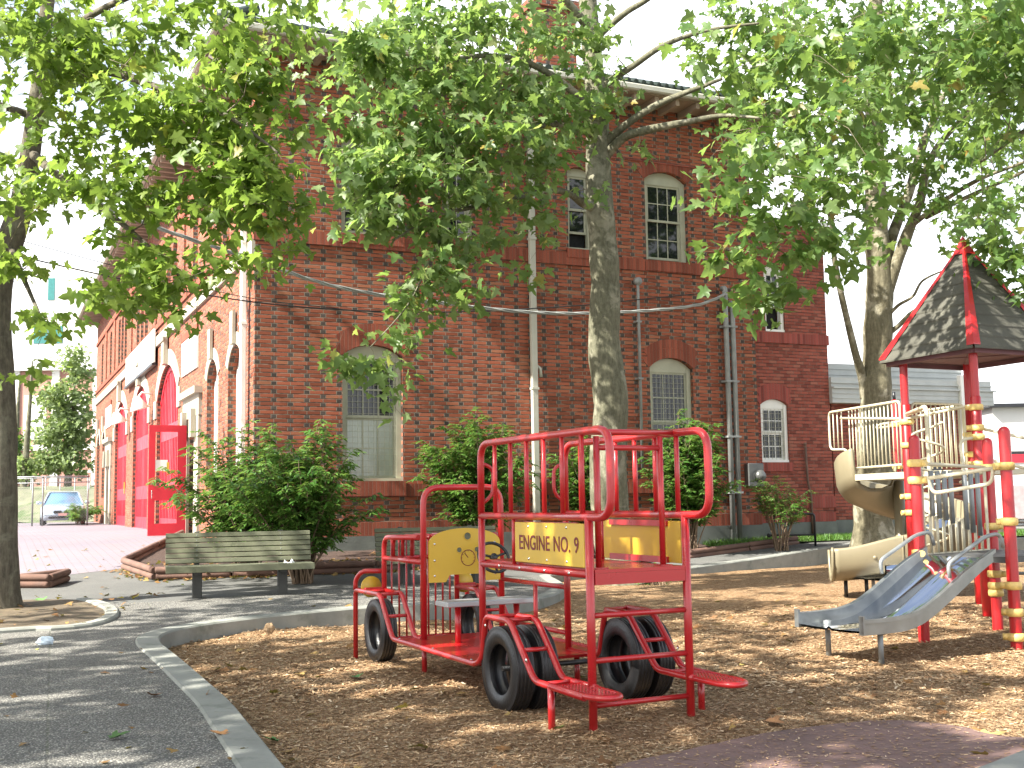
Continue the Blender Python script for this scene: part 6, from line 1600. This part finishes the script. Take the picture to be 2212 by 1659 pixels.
# fallen leaves ------------------------------------------------------------
def litter():
    rg = np.random.default_rng(12); P, S = [], []
    def put(x, y, z, s): P.append((x, y, z)); S.append(s)
    for _ in range(260):
        Y = 5.4 * (17 / 5.4) ** rg.random(); X = rg.uniform(-.5, .5) * .95 * Y
        if inpoly(X, Y, KIN): put(X, Y, mulch_z(X, Y) + .02, rg.uniform(.05, .13))
        elif inpoly(X, Y, AG) and rg.random() < .55: put(X, Y, hgt(X, Y) + .012, rg.uniform(.04, .11))
    for _ in range(750):       # drift along the timber edging and in the bed
        k = rg.integers(1, len(b1) - 1); t_ = rg.random(); a = Vector(b1[k]); b = Vector(b1[k + 1]); q = a.lerp(b, t_); n_ = Vector(((b - a).y, -(b - a).x)).normalized()
        d = rg.normal(.12, .10) if rg.random() < .5 else -rg.uniform(.1, 1.6)
        x, y = q.x + n_.x * d, q.y + n_.y * d; put(x, y, hgt(x, y) + (.02 if d > 0 else .10), rg.uniform(.04, .12))
    for _ in range(70):
        x, y = rg.uniform(-7.2, -5), rg.uniform(13, 16.5); put(x, y, hgt(x, y) + .05, rg.uniform(.04, .11))
    for _ in range(55):
        x, y = rg.uniform(-11, -4.5), rg.uniform(17.5, 26); put(x, y, hgt(x, y) + .02 + (.09 if inpoly(x, y, SL) or inpoly(x, y, SB) else 0), rg.uniform(.05, .12))
    P = np.array(P); S = np.array(S); n = len(P); a = rg.uniform(0, 2 * PI, n)
    o = leaf_mesh('leaf_litter', M['litter'], None, P, np.stack([np.cos(a), np.sin(a), rg.normal(0, .25, n)], 1), np.stack([rg.normal(0, .35, n), rg.normal(0, .35, n), np.ones(n)], 1), S, MAPLE)
    tag(o, 'scattered small brown fallen leaves', 'leaf litter', kind='stuff')
litter()
def one_leaf(px, py, label, col, s, mulch=False, rz=None, dz=.012):
    g = G(px, py, 0, mulch); V, Fc = tmpl([(0, 0), (.33, -.05), (.22, .13), (.46, .20), (.54, .46), (.31, .43), (.20, .50), (.20, .70), (0, 1)], .35, -.15)
    m = MB(); m.add([tuple(v * s) for v in V], [tuple(f) for f in Fc], 0, True)
    o = m.build('fallen_leaf', plain('fallen_leaf_' + str(px), col, .7, .25, 20)); z = mulch_z(g.x, g.y) + .02 if mulch else hgt(g.x, g.y) + dz
    o.location = (g.x, g.y, z); o.rotation_euler = (RND.uniform(-.2, .2), RND.uniform(-.2, .2), RND.uniform(0, 6) if rz is None else rz); tag(o, label, 'leaf', 'fallen leaves')
one_leaf(482, 1595, 'orange-tan fallen leaf on the path against the near kerb', (.42, .20, .07), .13, dz=.02)
one_leaf(326, 1505, 'brown fallen leaf on the path left of the near kerb', (.22, .10, .04), .12)
one_leaf(238, 1600, 'narrow green leaf lying on the near path', (.06, .13, .03), .13)
one_leaf(766, 1464, 'bright green leaf on the chips beside the engine running board', (.08, .22, .05), .13, True)
one_leaf(2128, 1600, 'big yellow leaf on the rubber pad by the lower right kerb', (.30, .23, .08), .17, True, dz=.05)
one_leaf(1200, 1582, 'yellow-green leaf on the chips by the rear step post', (.20, .24, .06), .10, True)
one_leaf(1655, 1566, 'curled brown leaf on the chips below the right rear step', (.20, .10, .04), .16, True)
one_leaf(600, 1610, 'green leaf on the wood chips just inside the near kerb', (.08, .2, .05), .10, True)
one_leaf(1545, 1640, 'pale tan leaf half on the rubber pad edge', (.40, .28, .13), .13, True)
one_leaf(90, 1300, 'green leaf on the soil of the left tree island', (.08, .18, .04), .2)
one_leaf(112, 1345, 'rust brown leaf on the left tree island kerb', (.24, .10, .04), .16)

# ---------------------------------------------------------------- camera, sun, sky
sc = bpy.context.scene
cam = bpy.data.cameras.new('camera'); co = bpy.data.objects.new('camera', cam); C.objects.link(co)
cam.sensor_width = 36; cam.lens = F / 2212 * 36; cam.clip_end = 1000; cam.clip_start = .05
co.matrix_world = Matrix(((_r[0], _u[0], -_fw[0], CAM[0]), (_r[1], _u[1], -_fw[1], CAM[1]), (_r[2], _u[2], -_fw[2], CAM[2]), (0, 0, 0, 1)))
sc.camera = co
EL = rad(43); AZ = math.atan2(-.86, -.51)
sv = Vector((math.sin(AZ) * math.cos(EL), math.cos(AZ) * math.cos(EL), math.sin(EL)))
sl_ = bpy.data.lights.new('sun', 'SUN'); sl_.energy = 5.0; sl_.angle = rad(.55); sl_.color = (1, .95, .86)
so = bpy.data.objects.new('sun', sl_); C.objects.link(so); so.rotation_euler = (-sv).to_track_quat('-Z', 'Y').to_euler()
wd = bpy.data.worlds.new('World'); sc.world = wd; wd.use_nodes = True
nt = wd.node_tree; bg = nt.nodes['Background']
sk = nt.nodes.new('ShaderNodeTexSky'); sk.sky_type = 'NISHITA'; sk.sun_disc = False; sk.sun_elevation = EL; sk.sun_rotation = AZ; sk.air_density = 1.0; sk.dust_density = 3.0; sk.ozone_density = 1.0
tc = nt.nodes.new('ShaderNodeTexCoord'); nz = nt.nodes.new('ShaderNodeTexNoise'); nz.inputs['Scale'].default_value = 2.2; nz.inputs['Detail'].default_value = 7; nz.inputs['Roughness'].default_value = .55
mp = nt.nodes.new('ShaderNodeMapping'); mp.inputs['Scale'].default_value = (1, 1, 2.2); nt.links.new(tc.outputs['Generated'], mp.inputs[0]); nt.links.new(mp.outputs[0], nz.inputs[0])
cr = nt.nodes.new('ShaderNodeValToRGB'); cr.color_ramp.elements[0].position = .36; cr.color_ramp.elements[1].position = .56; cr.color_ramp.elements[0].color = (.25, .25, .25, 1); nt.links.new(nz.outputs[0], cr.inputs[0])
mx = nt.nodes.new('ShaderNodeMix'); mx.data_type = 'RGBA'; sx_ = nt.nodes.new('ShaderNodeSeparateXYZ'); nt.links.new(tc.outputs['Generated'], sx_.inputs[0])
mr = nt.nodes.new('ShaderNodeMapRange'); nt.links.new(sx_.outputs[2], mr.inputs[0]); mr.inputs[1].default_value = .42; mr.inputs[2].default_value = .62; mr.inputs[3].default_value = 1.0; mr.inputs[4].default_value = .15
mm = nt.nodes.new('ShaderNodeMath'); mm.operation = 'MULTIPLY'; nt.links.new(cr.outputs[0], mm.inputs[0]); nt.links.new(mr.outputs[0], mm.inputs[1]); nt.links.new(mm.outputs[0], mx.inputs[0]); nt.links.new(sk.outputs[0], mx.inputs[6]); mx.inputs[7].default_value = (7.5, 7.6, 7.8, 1)
nt.links.new(mx.outputs[2], bg.inputs[0]); bg.inputs[1].default_value = .09
vs_ = sc.view_settings; vs_.view_transform = 'Standard'; vs_.look = 'None'; vs_.gamma = 1; vs_.exposure = 1.85
sc.cycles.max_bounces = 8; sc.cycles.transparent_max_bounces = 8; sc.cycles.use_adaptive_sampling = True; sc.cycles.sample_clamp_indirect = 8
